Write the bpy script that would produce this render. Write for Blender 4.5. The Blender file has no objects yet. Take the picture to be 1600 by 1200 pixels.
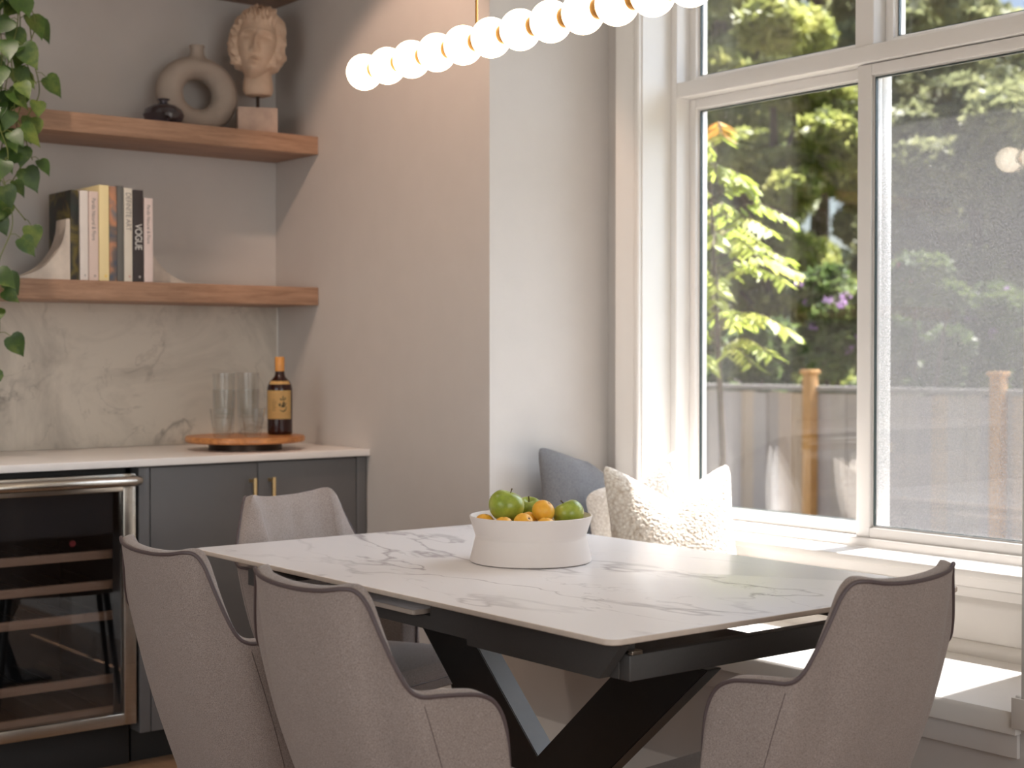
import bpy, bmesh, math, random
import numpy as np
from mathutils import Vector, Matrix, noise
from math import sin, cos, pi, radians as R
random.seed(7)
S = bpy.context.scene
C = S.collection

# ------------------------------------------------------------------ camera
CAM_A = R(38.1); CAM_H = 1.22; FPX = 2370.0; PITCH = math.atan(45/FPX)
cd = bpy.data.cameras.new('camera'); cam = bpy.data.objects.new('camera', cd); C.objects.link(cam)
cd.sensor_fit = 'HORIZONTAL'; cd.sensor_width = 36.0; cd.lens = 36.0*FPX/1600
cam.location = (0, 0, CAM_H); cam.rotation_euler = (pi/2-PITCH, 0, -CAM_A)
cd.clip_start = .05; cd.clip_end = 300
cd.dof.use_dof = True; cd.dof.focus_distance = 3.05; cd.dof.aperture_fstop = 4.5
S.camera = cam
# ------------------------------------------------------------------ world, sun, daylight
S.view_settings.view_transform = 'Standard'; S.view_settings.look = 'None'
S.view_settings.gamma = 1; S.view_settings.use_curve_mapping = False
S.view_settings.exposure = 0.88
S.cycles.use_denoising = True
S.cycles.max_bounces = 9; S.cycles.transparent_max_bounces = 24; S.cycles.diffuse_bounces = 4
S.cycles.sample_clamp_indirect = 6.0; S.cycles.caustics_reflective = False; S.cycles.caustics_refractive = False
w = bpy.data.worlds.new('sky'); S.world = w; w.use_nodes = True
nt = w.node_tree; bg = nt.nodes['Background']
sky = nt.nodes.new('ShaderNodeTexSky'); sky.sky_type = 'NISHITA'; sky.sun_disc = False
sky.sun_elevation = R(58); sky.sun_rotation = R(90); sky.air_density = 1.0; sky.dust_density = 1.5
nt.links.new(sky.outputs[0], bg.inputs[0]); bg.inputs[1].default_value = .09

def lamp(name, kind, loc, energy, col, **kw):
    l = bpy.data.lights.new(name, kind); l.energy = energy; l.color = col
    o = bpy.data.objects.new(name, l); C.objects.link(o); o.location = loc
    for k, v in kw.items():
        if k == 'to': o.rotation_euler = (Vector(v)-Vector(loc)).to_track_quat('-Z', 'Y').to_euler()
        else: setattr(l, k, v)
    return o
SUN = Vector((1, .07, 2.05)).normalized()
lamp('sun', 'SUN', (9, 2, 12), 17.0, (1, .975, .95), angle=R(.55)).rotation_euler = SUN.to_track_quat('Z', 'Y').to_euler()
lamp('sky_fill', 'SUN', (9, 2, 14), 5.4, (.74, .87, 1), angle=R(75)).rotation_euler = Vector((1, -.35, .95)).to_track_quat('Z', 'Y').to_euler()  # added wide soft sun, fills the room with extra sky light
# daylight arriving through the glazed openings behind the camera
lamp('daylight_left_opening', 'AREA', (-1.93, 1.6, 1.45), 19, (.97, .97, .95), to=(3, 1.6, 1.2), shape='RECTANGLE', size=2.6, size_y=2.0)
lamp('daylight_back_opening', 'AREA', (.9, -2.42, 1.45), 34, (.96, .97, .96), to=(.9, 5, 1.3), shape='RECTANGLE', size=2.6, size_y=2.0)
lamp('ceiling_spot', 'SPOT', (1.95, 3.60, 2.70), 17, (1, .66, .48), to=(2.69, 3.95, 1.75), spot_size=R(64), spot_blend=.35, shadow_soft_size=.04)
lamp('ceiling_spot', 'SPOT', (1.25, 3.85, 2.70), 20, (1, .84, .70), to=(1.4, 4.15, 0), spot_size=R(120), spot_blend=.9, shadow_soft_size=.05)  # added unseen spot that brightens the worktop

# ------------------------------------------------------------------ materials
def lin(c):
    return tuple((v/12.92 if v <= .04045 else ((v+.055)/1.055)**2.4) for v in [x/255 for x in c]) + (1,)
class NT:
    def __init__(s, name):
        s.m = bpy.data.materials.new(name); s.m.use_nodes = True; s.t = s.m.node_tree
        s.b = s.t.nodes['Principled BSDF']; s.out = s.t.nodes['Material Output']
    def n(s, ty, **kw):
        o = s.t.nodes.new(ty)
        for k, v in kw.items():
            if k in ('inp',):
                for a, b in v.items(): o.inputs[a].default_value = b
            else: setattr(o, k, v)
        return o
    def l(s, a, b): s.t.links.new(a, b)
    def coord(s, scale=(1, 1, 1), kind='Object', rot=(0, 0, 0)):
        tc = s.n('ShaderNodeTexCoord'); mp = s.n('ShaderNodeMapping')
        mp.inputs['Scale'].default_value = scale; mp.inputs['Rotation'].default_value = rot
        s.l(tc.outputs[kind], mp.inputs[0]); return mp.outputs[0]
    def noise(s, co, scale, detail=3, rough=.5, dist=0):
        o = s.n('ShaderNodeTexNoise', inp={'Scale': scale, 'Detail': detail, 'Roughness': rough, 'Distortion': dist})
        s.l(co, o.inputs['Vector']); return o.outputs['Fac']
    def ramp(s, fac, stops, interp='LINEAR'):
        r = s.n('ShaderNodeValToRGB'); r.color_ramp.interpolation = interp
        e = r.color_ramp.elements
        while len(e) < len(stops): e.new(.5)
        for i, (p, c) in enumerate(stops):
            e[i].position = p; e[i].color = c if len(c) == 4 else (*c, 1)
        s.l(fac, r.inputs[0]); return r.outputs[0]
    def math(s, op, a, b=None, clamp=False):
        o = s.n('ShaderNodeMath', operation=op, use_clamp=clamp)
        for i, v in enumerate((a, b)):
            if v is None: continue
            if isinstance(v, (int, float)): o.inputs[i].default_value = v
            else: s.l(v, o.inputs[i])
        return o.outputs[0]
    def mix(s, fac, a, b):
        o = s.n('ShaderNodeMix', data_type='RGBA')
        for i, v in ((0, fac), (6, a), (7, b)):
            if isinstance(v, (int, float)): o.inputs[i].default_value = v
            elif isinstance(v, tuple): o.inputs[i].default_value = v
            else: s.l(v, o.inputs[i])
        return o.outputs[2]
    def bump(s, h, strength=.3, dist=.002):
        o = s.n('ShaderNodeBump', inp={'Strength': strength, 'Distance': dist}); s.l(h, o.inputs['Height']); s.l(o.outputs[0], s.b.inputs['Normal'])
    def set(s, **kw):
        for k, v in kw.items(): s.b.inputs[k.replace('_', ' ')].default_value = v
        return s
def basic(name, c, rough=.5, metal=0, bump=None, var=.04, vs=12, **kw):
    m = NT(name); co = m.coord()
    f = m.noise(co, vs, 4)
    c = lin(c)
    lo = tuple(v*(1-var) for v in c[:3])+(1,); hi = tuple(min(1, v*(1+var)) for v in c[:3])+(1,)
    m.l(m.ramp(f, [(.3, lo), (.7, hi)]), m.b.inputs['Base Color'])
    m.set(Roughness=rough, Metallic=metal, **kw)
    if bump: m.bump(m.noise(co, bump[0], 3), bump[1], bump[2])
    return m.m
M = {}
M['paint'] = basic('wall_paint', (198, 192, 187), .75, bump=(160, .12, .001), var=.015)
M['ceiling'] = basic('ceiling_paint', (232, 230, 226), .8, var=.01)
M['trimpaint'] = basic('trim_paint', (228, 224, 219), .38, var=.01)
M['vinyl'] = basic('window_vinyl', (230, 226, 222), .35, var=.01)
M['gasket'] = basic('gasket_rubber', (48, 62, 62), .35, var=.05)
M['cabinet'] = basic('cabinet_lacquer', (102, 100, 100), .45, var=.02)
M['dark'] = basic('dark_gap', (30, 28, 27), .6)
M['brass'] = basic('brushed_brass', (222, 192, 142), .36, 1, var=.06, vs=60)
M['gold'] = basic('gold_ring', (215, 160, 90), .3, 1)
M['black_metal'] = basic('black_powder_metal', (74, 71, 69), .42, .0, bump=(900, .1, .0003), var=.06, vs=200)
M['black_leg'] = basic('black_leg_metal', (40, 40, 41), .35, .0, var=.06, vs=100)
M['leg_glare'] = basic('painted_leg_glare', (214, 216, 218), .45, 0)  # pale colour paints window glare onto the sides of one leg
M['steel_dark'] = basic('dark_steel', (60, 52, 46), .35, .9)
M['piping'] = basic('piping_cord', (82, 68, 68), .55, var=.1, vs=300)
M['ceramic'] = basic('matte_ceramic', (222, 212, 205), .6, bump=(90, .05, .001), var=.01)
M['bookend'] = basic('bookend_stone', (205, 192, 180), .7, bump=(60, .2, .001), var=.08, vs=40)
M['paper'] = basic('paper_block', (214, 205, 190), .8, var=.06, vs=300)
M['clay'] = basic('clay_vase', (164, 150, 138), .8, bump=(120, .25, .001), var=.06, vs=15)
M['rod'] = basic('bronze_rod', (58, 46, 38), .4, .8)
M['stoneblock'] = basic('travertine_block', (186, 160, 144), .8, bump=(70, .3, .001), var=.1, vs=30)
M['bust'] = basic('weathered_marble', (205, 176, 152), .7, bump=(80, .4, .002), var=.13, vs=14)
M['pot'] = basic('white_pot', (210, 205, 198), .4)
M['soil'] = basic('potting_soil', (60, 44, 34), .95, bump=(80, .8, .01), var=.3, vs=60)
M['vine'] = basic('vine_stem', (104, 112, 50), .6, var=.2, vs=30)
M['bark'] = basic('tree_bark', (84, 70, 58), .9, bump=(20, .8, .02), var=.3, vs=8)
M['grass'] = basic('lawn_grass', (118, 114, 98), .9, bump=(40, .8, .02), var=.3, vs=6)
M['siding'] = basic('house_siding', (200, 198, 194), .7)
M['greenapple'] = None

def fabric(name, a, b, scale=420, bump=.5):
    m = NT(name); co = m.coord()
    w1 = m.n('ShaderNodeTexWave', wave_type='BANDS', bands_direction='Z', inp={'Scale': scale/3, 'Distortion': 3, 'Detail': 2, 'Detail Scale': 3})
    m.l(co, w1.inputs['Vector'])
    f = m.noise(co, scale, 2, .7); g = m.noise(co, 9, 4, .6)
    h = f
    col = m.mix(m.math('MULTIPLY', m.math('SUBTRACT', h, .3), 2.2, True), lin(a), lin(b))
    col = m.mix(m.math('MULTIPLY', g, .25), col, lin(tuple(int(x*.85) for x in a)))
    m.l(col, m.b.inputs['Base Color']); m.set(Roughness=.9)
    m.b.inputs['Sheen Weight'].default_value = .25; m.b.inputs['Sheen Roughness'].default_value = .4
    m.bump(h, bump, .0012); return m.m
M['fabric'] = fabric('chair_fabric', (116, 102, 95), (184, 169, 161), 620, .5)
M['graycush'] = fabric('grey_velvet', (94, 93, 95), (118, 117, 119), 200, .3)
def boucle(name, a, b, sc):
    m = NT(name); co = m.coord()
    v = m.n('ShaderNodeTexVoronoi', inp={'Scale': sc}); m.l(co, v.inputs['Vector'])
    n2 = m.noise(co, sc*.8, 3)
    m.l(m.mix(v.outputs['Distance'], lin(b), lin(a)), m.b.inputs['Base Color'])
    m.set(Roughness=.95); m.bump(m.math('ADD', m.math('MULTIPLY', v.outputs['Distance'], -1), n2), .6, .003); return m.m
M['boucle'] = boucle('boucle_wool', (188, 172, 154), (236, 230, 220), 95)
M['fluffy'] = boucle('fluffy_wool', (205, 200, 192), (244, 242, 238), 120)

def wood(name, a, b, axis=(1, 9, 9), scale=7, rough=.5, plank=None):
    m = NT(name); co = m.coord(axis)
    f = m.noise(co, scale, 6, .6, .6)
    g = m.noise(m.coord(tuple(v*5 for v in axis)), scale*2, 4, .7)
    h = m.math('ADD', m.math('MULTIPLY', f, .7), m.math('MULTIPLY', g, .3))
    m.l(m.ramp(h, [(.3, lin(a)), (.7, lin(b))]), m.b.inputs['Base Color']); m.set(Roughness=rough)
    m.bump(h, .15, .001); return m.m
M['oak'] = wood('oak_shelf', (132, 98, 76), (184, 146, 120), (1.2, 14, 14), 5)
M['floor'] = wood('oak_floor', (128, 96, 72), (168, 134, 106), (12, 1, 1), 4, .35)
M['acacia'] = wood('acacia_board', (140, 84, 42), (214, 148, 88), (2, 12, 12), 5, .35)
M['rack'] = wood('beech_rack', (170, 132, 104), (200, 164, 134), (2, 20, 20), 4, .5)

def marble(name, base, vein, scale, rough, width=.02, kind='table', rot=-18, stretch=(1, 1, 1), lo=.40, w2=.28):
    m = NT(name); co = m.coord(stretch, rot=rot if isinstance(rot, tuple) else (0, 0, R(rot)))
    def vn(sc, w_, seed, dist, det):
        mp = m.n('ShaderNodeMapping'); mp.inputs['Location'].default_value = (seed, seed*1.7, seed*.3); m.l(co, mp.inputs[0])
        f = m.noise(mp.outputs[0], sc, det, .55, dist)
        a = m.math('ABSOLUTE', m.math('SUBTRACT', f, .5))
        br = m.math('ADD', m.math('MULTIPLY', m.noise(mp.outputs[0], sc*4, 3), w_*2.2), -w_*.45)     # vein width varies along it
        return m.math('SUBTRACT', 1, m.math('DIVIDE', a, br), True), m.noise(mp.outputs[0], sc*1.3, 2)
    v1, k1 = vn(scale, width, 3.1, .35, 5)
    v2, k2 = vn(scale*2.1, width*.55, 8.4, .6, 5)
    k1 = m.math('MULTIPLY', m.math('SUBTRACT', k1, lo), 5, True); k2 = m.math('MULTIPLY', m.math('SUBTRACT', k2, .47), 6, True)
    f = m.math('ADD', m.math('MULTIPLY', m.math('MULTIPLY', v1, k1), .62), m.math('MULTIPLY', m.math('MULTIPLY', v2, k2), w2), True)
    if kind != 'table':
        cl = m.noise(co, scale*1.3, 6, .65, 1.2)
        cl = m.math('MULTIPLY', m.math('SUBTRACT', cl, .46), 2.2, True)
        f = m.math('ADD', f, m.math('MULTIPLY', cl, .75), True)
    m.l(m.mix(f, lin(base), lin(vein)), m.b.inputs['Base Color']); m.set(Roughness=rough); return m.m
M['table'] = marble('table_stone', (243, 239, 239), (138, 128, 133), 1.15, .26, .020, 'table', 38, (1.7, .8, 1), .36, .4)
M['backsplash'] = marble('backsplash_marble', (226, 217, 205), (124, 116, 108), 1.9, .3, .026, 'wall', (0, R(28), 0), (.8, 1, 1.9), .42, .4)
M['tableedge'] = basic('stone_edge', (196, 180, 166), .5, var=.05, vs=60)
M['backsplash'] = marble('backsplash_marble', (212, 203, 190), (112, 104, 96), 2.2, .3, .03, 'wall')
M['quartz'] = basic('white_quartz', (238, 231, 227), .3, var=.015)

def steel():
    m = NT('stainless_steel'); co = m.coord((2, 200, 200))
    f = m.noise(co, 6, 3)
    m.l(m.ramp(f, [(.3, lin((176, 168, 158))), (.7, lin((205, 198, 188)))]), m.b.inputs['Base Color'])
    m.set(Metallic=1, Roughness=.24); m.bump(f, .05, .0005); return m.m
M['steel'] = steel()
def thin_glass(name, refl=.05, tint=(1, 1, 1, 1), edge=.35, rough=0.0, dust=None):
    m = NT(name); t = m.t
    tr = m.n('ShaderNodeBsdfTransparent'); tr.inputs[0].default_value = tint
    gl = m.n('ShaderNodeBsdfGlossy', inp={'Roughness': rough})
    lw = m.n('ShaderNodeLayerWeight', inp={'Blend': .5})
    p = m.math('POWER', lw.outputs['Facing'], 4)
    fac = m.math('ADD', m.math('MULTIPLY', p, edge), refl, True)
    mx = m.n('ShaderNodeMixShader'); m.l(fac, mx.inputs[0]); m.l(tr.outputs[0], mx.inputs[1]); m.l(gl.outputs[0], mx.inputs[2])
    res = mx.outputs[0]
    if dust:
        co = m.coord()
        a = m.noise(co, 300, 3, .75); big = m.noise(m.coord((1, 1, .25)), 5, 4)
        sep = m.n('ShaderNodeSeparateXYZ'); m.l(co, sep.inputs[0])
        z = m.n('ShaderNodeMapRange', inp={1: 1.98, 2: 1.55, 3: .15, 4: 1.0}); m.l(sep.outputs[2], z.inputs[0])
        d = m.math('MULTIPLY', m.math('SUBTRACT', a, .34), 3.2, True)
        d = m.math('MULTIPLY', m.math('MULTIPLY', d, z.outputs[0]), m.math('ADD', m.math('MULTIPLY', big, .35), .75))
        d = m.math('MULTIPLY', d, dust, True)
        tl = m.n('ShaderNodeBsdfTranslucent'); tl.inputs[0].default_value = (.20, .195, .195, 1)
        df = m.n('ShaderNodeBsdfDiffuse'); df.inputs[0].default_value = (.30, .29, .29, 1)
        md = m.n('ShaderNodeMixShader', inp={0: .5}); m.l(tl.outputs[0], md.inputs[1]); m.l(df.outputs[0], md.inputs[2])
        m2 = m.n('ShaderNodeMixShader'); m.l(d, m2.inputs[0]); m.l(res, m2.inputs[1]); m.l(md.outputs[0], m2.inputs[2]); res = m2.outputs[0]
    m.l(res, m.out.inputs[0]); return m.m
M['pane'] = thin_glass('window_glass', .062, (.99, .985, .985, 1))
M['panedirty'] = thin_glass('dusty_window_glass', .055, (.98, .975, .97, 1), dust=.70)
M['fridgeglass'] = thin_glass('fridge_glass', .10, (.82, .82, .84, 1))
M['smoke'] = thin_glass('smoked_glass', .09, (.46, .45, .52, 1), edge=.9)
M['tumbler'] = thin_glass('clear_tumbler_glass', .03, (.96, .96, .955, 1), edge=1.1)
M['amber'] = basic('amber_whisky_glass', (42, 16, 12), .08, var=.1, vs=20)
M['labelpaper'] = basic('cream_label', (240, 200, 132), .6, var=.06, vs=40)
M['capgold'] = basic('amber_foil_cap', (206, 142, 70), .4, var=.08, vs=60)
M['ink'] = basic('black_ink', (34, 34, 34), .6)
M['inkgrey'] = basic('grey_ink', (120, 114, 112), .7)
M['whiteink'] = basic('white_ink', (228, 224, 218), .6)

def globe():
    m = NT('opal_glass_globe'); co = m.coord()
    lw = m.n('ShaderNodeLayerWeight', inp={'Blend': .35})
    e = m.n('ShaderNodeEmission'); e.inputs[1].default_value = 2.6
    m.l(m.ramp(lw.outputs['Facing'], [(0, (1, .86, .66)), (.9, (1, .76, .50))]), e.inputs[0])
    m.set(Roughness=.3, Base_Color=(.9, .86, .8, 1))
    ad = m.n('ShaderNodeAddShader'); m.l(m.b.outputs[0], ad.inputs[0]); m.l(e.outputs[0], ad.inputs[1]); m.l(ad.outputs[0], m.out.inputs[0]); return m.m
M['globe'] = globe()
def leafmat(name, cols, trans=.5, sc=3.0, rough=.5):
    m = NT(name); co = m.coord(kind='Object')
    f = m.noise(co, sc, 5, .7)
    st = [(.3+.4*i/(len(cols)-1), lin(c)) for i, c in enumerate(cols)]
    c = m.ramp(f, st)
    m.l(c, m.b.inputs['Base Color']); m.set(Roughness=rough)
    tl = m.n('ShaderNodeBsdfTranslucent'); m.l(c, tl.inputs[0])
    mx = m.n('ShaderNodeMixShader', inp={0: trans}); m.l(m.b.outputs[0], mx.inputs[1]); m.l(tl.outputs[0], mx.inputs[2]); m.l(mx.outputs[0], m.out.inputs[0]); return m.m
M['pothos'] = leafmat('pothos_leaf', [(44, 68, 30), (66, 92, 38), (122, 136, 62)], .2, 9, .4)
M['lf_yellow'] = leafmat('yellow_green_leaf', [(120, 138, 50), (158, 170, 72), (196, 190, 104)], .55, 2.5)
M['lf_orange'] = leafmat('orange_young_leaf', [(220, 160, 60), (236, 190, 70)], .55, 4)
M['lf_dark'] = leafmat('conifer_foliage', [(98, 102, 76), (134, 138, 98), (190, 188, 136)], .5, .9)
M['lf_mid'] = leafmat('deciduous_foliage', [(92, 104, 60), (146, 152, 82), (206, 200, 126)], .5, .9)
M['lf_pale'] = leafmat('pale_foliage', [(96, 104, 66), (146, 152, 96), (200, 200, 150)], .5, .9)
M['lf_rhodo'] = leafmat('rhododendron_foliage', [(56, 70, 46), (92, 110, 62), (140, 152, 90)], .4, 2)
M['fl_purple'] = leafmat('purple_petal', [(150, 120, 176), (196, 160, 204)], .4, 4)
M['fl_pink'] = leafmat('pink_petal', [(206, 60, 120), (230, 90, 140)], .4, 4)
def fence_mat():
    m = NT('weathered_cedar'); co = m.coord((1, 7.2, 1))
    sep = m.n('ShaderNodeSeparateXYZ'); m.l(co, sep.inputs[0])
    fl = m.math('FLOOR', sep.outputs[1])
    wn = m.n('ShaderNodeTexWhiteNoise', noise_dimensions='1D'); m.l(fl, wn.inputs['W'])
    c = m.ramp(wn.outputs['Value'], [(0, lin((176, 166, 164))), (.35, lin((206, 198, 194))), (.7, lin((188, 180, 186))), (.85, lin((206, 178, 152))), (1, lin((216, 208, 204)))])
    g = m.noise(m.coord((1, 30, 2)), 4, 4)
    m.l(m.mix(m.math('MULTIPLY', g, .4), c, lin((110, 104, 100))), m.b.inputs['Base Color']); m.set(Roughness=.85); return m.m
M['fence'] = fence_mat()
M['fencecap'] = wood('grey_fence_cap', (128, 124, 122), (160, 154, 150), (9, 1, 9), 4, .85)
M['cedar'] = wood('cedar_post', (176, 128, 76), (208, 160, 104), (9, 9, 1), 4, .8)
def fruit(name, cols, sc, bump, rough):
    m = NT(name); co = m.coord(); f = m.noise(co, sc, 4, .6)
    st = [(.3+.4*i/(len(cols)-1), lin(c)) for i, c in enumerate(cols)]
    m.l(m.ramp(f, st), m.b.inputs['Base Color']); m.set(Roughness=rough)
    m.b.inputs['Subsurface Weight'].default_value = .06; m.b.inputs['Subsurface Scale'].default_value = .01
    if bump: m.bump(m.noise(co, 420, 2), bump, .0008)
    return m.m
M['apple'] = fruit('green_apple_skin', [(118, 138, 40), (148, 162, 58), (178, 184, 84)], 22, 0, .28)
M['orange'] = fruit('mandarin_skin', [(222, 152, 32), (236, 174, 52), (242, 192, 72)], 20, .5, .42)
M['stem'] = basic('apple_stem', (78, 60, 36), .8)

# ------------------------------------------------------------------ mesh helpers
def bx(bm, x0, x1, y0, y1, z0, z1, bev=0):
    vs = [bm.verts.new((x, y, z)) for x in (x0, x1) for y in (y0, y1) for z in (z0, z1)]
    F = [(0, 1, 3, 2), (4, 6, 7, 5), (0, 4, 5, 1), (2, 3, 7, 6), (0, 2, 6, 4), (1, 5, 7, 3)]
    fs = [bm.faces.new([vs[i] for i in f]) for f in F]
    if bev:
        es = list({e for f in fs for e in f.edges})
        bmesh.ops.bevel(bm, geom=es, offset=bev, segments=3, profile=.5, affect='EDGES')
    return bm
def prism(bm, pts, axis, a, b, bev=0):
    """extrude polygon pts (2D) along axis from a to b"""
    def P(p, t):
        if axis == 'X': return (t, p[0], p[1])
        if axis == 'Y': return (p[0], t, p[1])
        return (p[0], p[1], t)
    A = [bm.verts.new(P(p, a)) for p in pts]; B = [bm.verts.new(P(p, b)) for p in pts]
    n = len(pts); fs = [bm.faces.new(A), bm.faces.new(B[::-1])]
    for i in range(n): fs.append(bm.faces.new((A[i], B[i], B[(i+1) % n], A[(i+1) % n])))
    if bev:
        es = list({e for f in fs for e in f.edges}); bmesh.ops.bevel(bm, geom=es, offset=bev, segments=2, affect='EDGES')
def lathe(bm, prof, seg=48, cx=0, cy=0):
    rings = []
    for r, z in prof:
        if r < 1e-5: rings.append([bm.verts.new((cx, cy, z))])
        else: rings.append([bm.verts.new((cx+r*cos(2*pi*i/seg), cy+r*sin(2*pi*i/seg), z)) for i in range(seg)])
    for a, b in zip(rings, rings[1:]):
        for i in range(seg):
            j = (i+1) % seg
            if len(a) == 1 and len(b) == 1: continue
            if len(a) == 1: bm.faces.new((a[0], b[j], b[i]))
            elif len(b) == 1: bm.faces.new((a[i], a[j], b[0]))
            else: bm.faces.new((a[i], a[j], b[j], b[i]))
def tube(bm, pts, r, seg=8, caps=True, closed=False):
    pts = [Vector(p) for p in pts]; n = len(pts); rings = []
    rr = r if isinstance(r, (list, tuple)) else [r]*n
    up = Vector((0, 0, 1)); prev = None
    for i, p in enumerate(pts):
        if closed: d = pts[(i+1) % n]-pts[i-1]
        else: d = pts[min(i+1, n-1)]-pts[max(i-1, 0)]
        d.normalize()
        if prev is None:
            a = d.cross(up) if abs(d.dot(up)) < .95 else d.cross(Vector((1, 0, 0)))
        else: a = prev - d*prev.dot(d)
        a.normalize(); prev = a; b = d.cross(a)
        rings.append([bm.verts.new(p+(a*cos(2*pi*k/seg)+b*sin(2*pi*k/seg))*rr[i]) for k in range(seg)])
    pairs = list(zip(rings, rings[1:]))
    if closed: pairs.append((rings[-1], rings[0]))
    for A, B in pairs:
        for k in range(seg): bm.faces.new((A[k], A[(k+1) % seg], B[(k+1) % seg], B[k]))
    if caps and not closed:
        bm.faces.new(rings[0][::-1]); bm.faces.new(rings[-1])
def grid(bm, P, close_u=False, close_v=False):
    V = [[bm.verts.new(p) for p in row] for row in P]
    nu, nv = len(V), len(V[0])
    for i in range(nu if close_u else nu-1):
        for j in range(nv if close_v else nv-1):
            f = (V[i][j], V[(i+1) % nu][j], V[(i+1) % nu][(j+1) % nv], V[i][(j+1) % nv])
            if len(set(f)) == 4: bm.faces.new(f)
    return V
def mesh_of(name, bm, mat, smooth=True):
    bmesh.ops.recalc_face_normals(bm, faces=bm.faces[:])
    me = bpy.data.meshes.new(name); bm.to_mesh(me); bm.free()
    for m in (mat if isinstance(mat, (list, tuple)) else [mat]): me.materials.append(m)
    if smooth:
        me.polygons.foreach_set('use_smooth', [True]*len(me.polygons)); me.set_sharp_from_angle(angle=R(38))
    return me
def obj(name, bm, mat, parent=None, loc=None, smooth=True, label=None):
    me = mesh_of(name, bm, mat, smooth) if isinstance(bm, bmesh.types.BMesh) else bm
    o = bpy.data.objects.new(name, me); C.objects.link(o)
    if parent: o.parent = parent
    if loc: o.location = loc
    if label: o['label'] = label
    return o
def tag(o, label, cat, group=None, kind=None):
    o['label'] = label; o['category'] = cat
    if group: o['group'] = group
    if kind: o['kind'] = kind
    return o
def thing(name, label, cat, loc=(0, 0, 0), rz=0, group=None):
    o = bpy.data.objects.new(name, None); C.objects.link(o); o.location = loc; o.rotation_euler = (0, 0, rz)
    return tag(o, label, cat, group)
def struct(name, bm, mat, parent=None, smooth=True):
    o = obj(name, bm, mat, parent, smooth=smooth)
    if not parent: o['kind'] = 'structure'
    return o
def dup(root, loc, rz, label, group=None):
    r = root.copy(); C.objects.link(r); r.location = loc; r.rotation_euler = (0, 0, rz); r['label'] = label
    if group: r['group'] = group
    for ch in list(root.children):
        c = ch.copy(); C.objects.link(c); c.parent = r
        for g in list(ch.children):
            d = g.copy(); C.objects.link(d); d.parent = c
    return r
B = bmesh.new
def catmull(P, n):
    P = [Vector(p) for p in P]; out = []
    for i in range(len(P)-1):
        p0 = P[max(i-1, 0)]; p1 = P[i]; p2 = P[i+1]; p3 = P[min(i+2, len(P)-1)]
        for k in range(n):
            t = k/n
            out.append(.5*((2*p1)+(p2-p0)*t+(2*p0-5*p1+4*p2-p3)*t*t+(3*p1-p0-3*p2+p3)*t**3))
    out.append(P[-1]); return out
def text_mesh(name, body, size, mat, parent, mtx, extrude=.0004, spacing=1.0, sx=1.0):
    cu = bpy.data.curves.new(name, 'FONT'); cu.body = body; cu.size = size; cu.extrude = extrude
    cu.align_x = 'LEFT'; cu.align_y = 'CENTER'; cu.space_character = spacing
    t = bpy.data.objects.new(name+'_tmp', cu); C.objects.link(t)
    dg = bpy.context.evaluated_depsgraph_get(); dg.update()
    me = bpy.data.meshes.new_from_object(t.evaluated_get(dg)); bpy.data.objects.remove(t)
    me.transform(Matrix.Diagonal((sx, 1, 1, 1))); me.transform(mtx); me.materials.clear(); me.materials.append(mat)
    return obj(name, me, mat, parent)

# ------------------------------------------------------------------ room shell
X1, X2, XG = 2.69, 3.154, 3.30      # side wall plane, window wall plane, glazing
YC, YB, YN = 3.537, 4.80, 1.765     # bay far corner, niche back wall, bay near corner
H = 2.75
bm = B(); bx(bm, -2.2, 3.5, -2.7, 5.0, -.12, 0); struct('floor', bm, M['floor'])
bm = B(); bx(bm, -2.2, 3.5, -2.7, 5.0, H, H+.15); struct('ceiling', bm, M['ceiling'])
bm = B(); bx(bm, -2.0, X1, YB, YB+.2, 0, H); struct('wall_far', bm, M['paint'], smooth=False)
bm = B(); bx(bm, X1, 3.42, YC, YB+.2, 0, H); struct('wall_right', bm, M['paint'], smooth=False)
WY0, WY1, WZ0, WZ1 = 1.915, 3.384, .70, 2.60
bm = B()
bx(bm, X2, 3.42, WY1, YC, 0, H); bx(bm, X2, 3.42, YN, WY0, 0, H)
bx(bm, X2, 3.42, WY0, WY1, 0, .6815); bx(bm, X2, 3.42, WY0, WY1, WZ1, H)
struct('wall_window', bm, M['paint'], smooth=False)
bm = B(); bx(bm, X1, 3.42, -2.7, YN, 0, H); struct('wall_near', bm, M['paint'], smooth=False)
bm = B()   # left wall with a glazed opening
bx(bm, -2.2, -2.0, -2.7, .2, 0, H); bx(bm, -2.2, -2.0, 3.0, 5.0, 0, H); bx(bm, -2.2, -2.0, .2, 3.0, 0, .4); bx(bm, -2.2, -2.0, .2, 3.0, 2.5, H)
struct('wall_left', bm, M['paint'], smooth=False)
bm = B()
bx(bm, -2.0, -.5, -2.7, -2.5, 0, H); bx(bm, 2.3, X1, -2.7, -2.5, 0, H); bx(bm, -.5, 2.3, -2.7, -2.5, 0, .4); bx(bm, -.5, 2.3, -2.7, -2.5, 2.5, H)
struct('wall_back', bm, M['paint'], smooth=False)
# baseboards
def base_profile(d, h):   # (offset from wall, z)
    return [(0, 0), (d, 0), (d, h*.72), (d*.8, h*.76), (d*.75, h*.86), (d*.45, h*.92), (d*.35, h), (0, h)]
bm = B(); prism(bm, [(X1-a, z) for a, z in base_profile(.016, .20)], 'Y', YN, 4.17); struct('baseboard_right', bm, M['trimpaint'])
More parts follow.
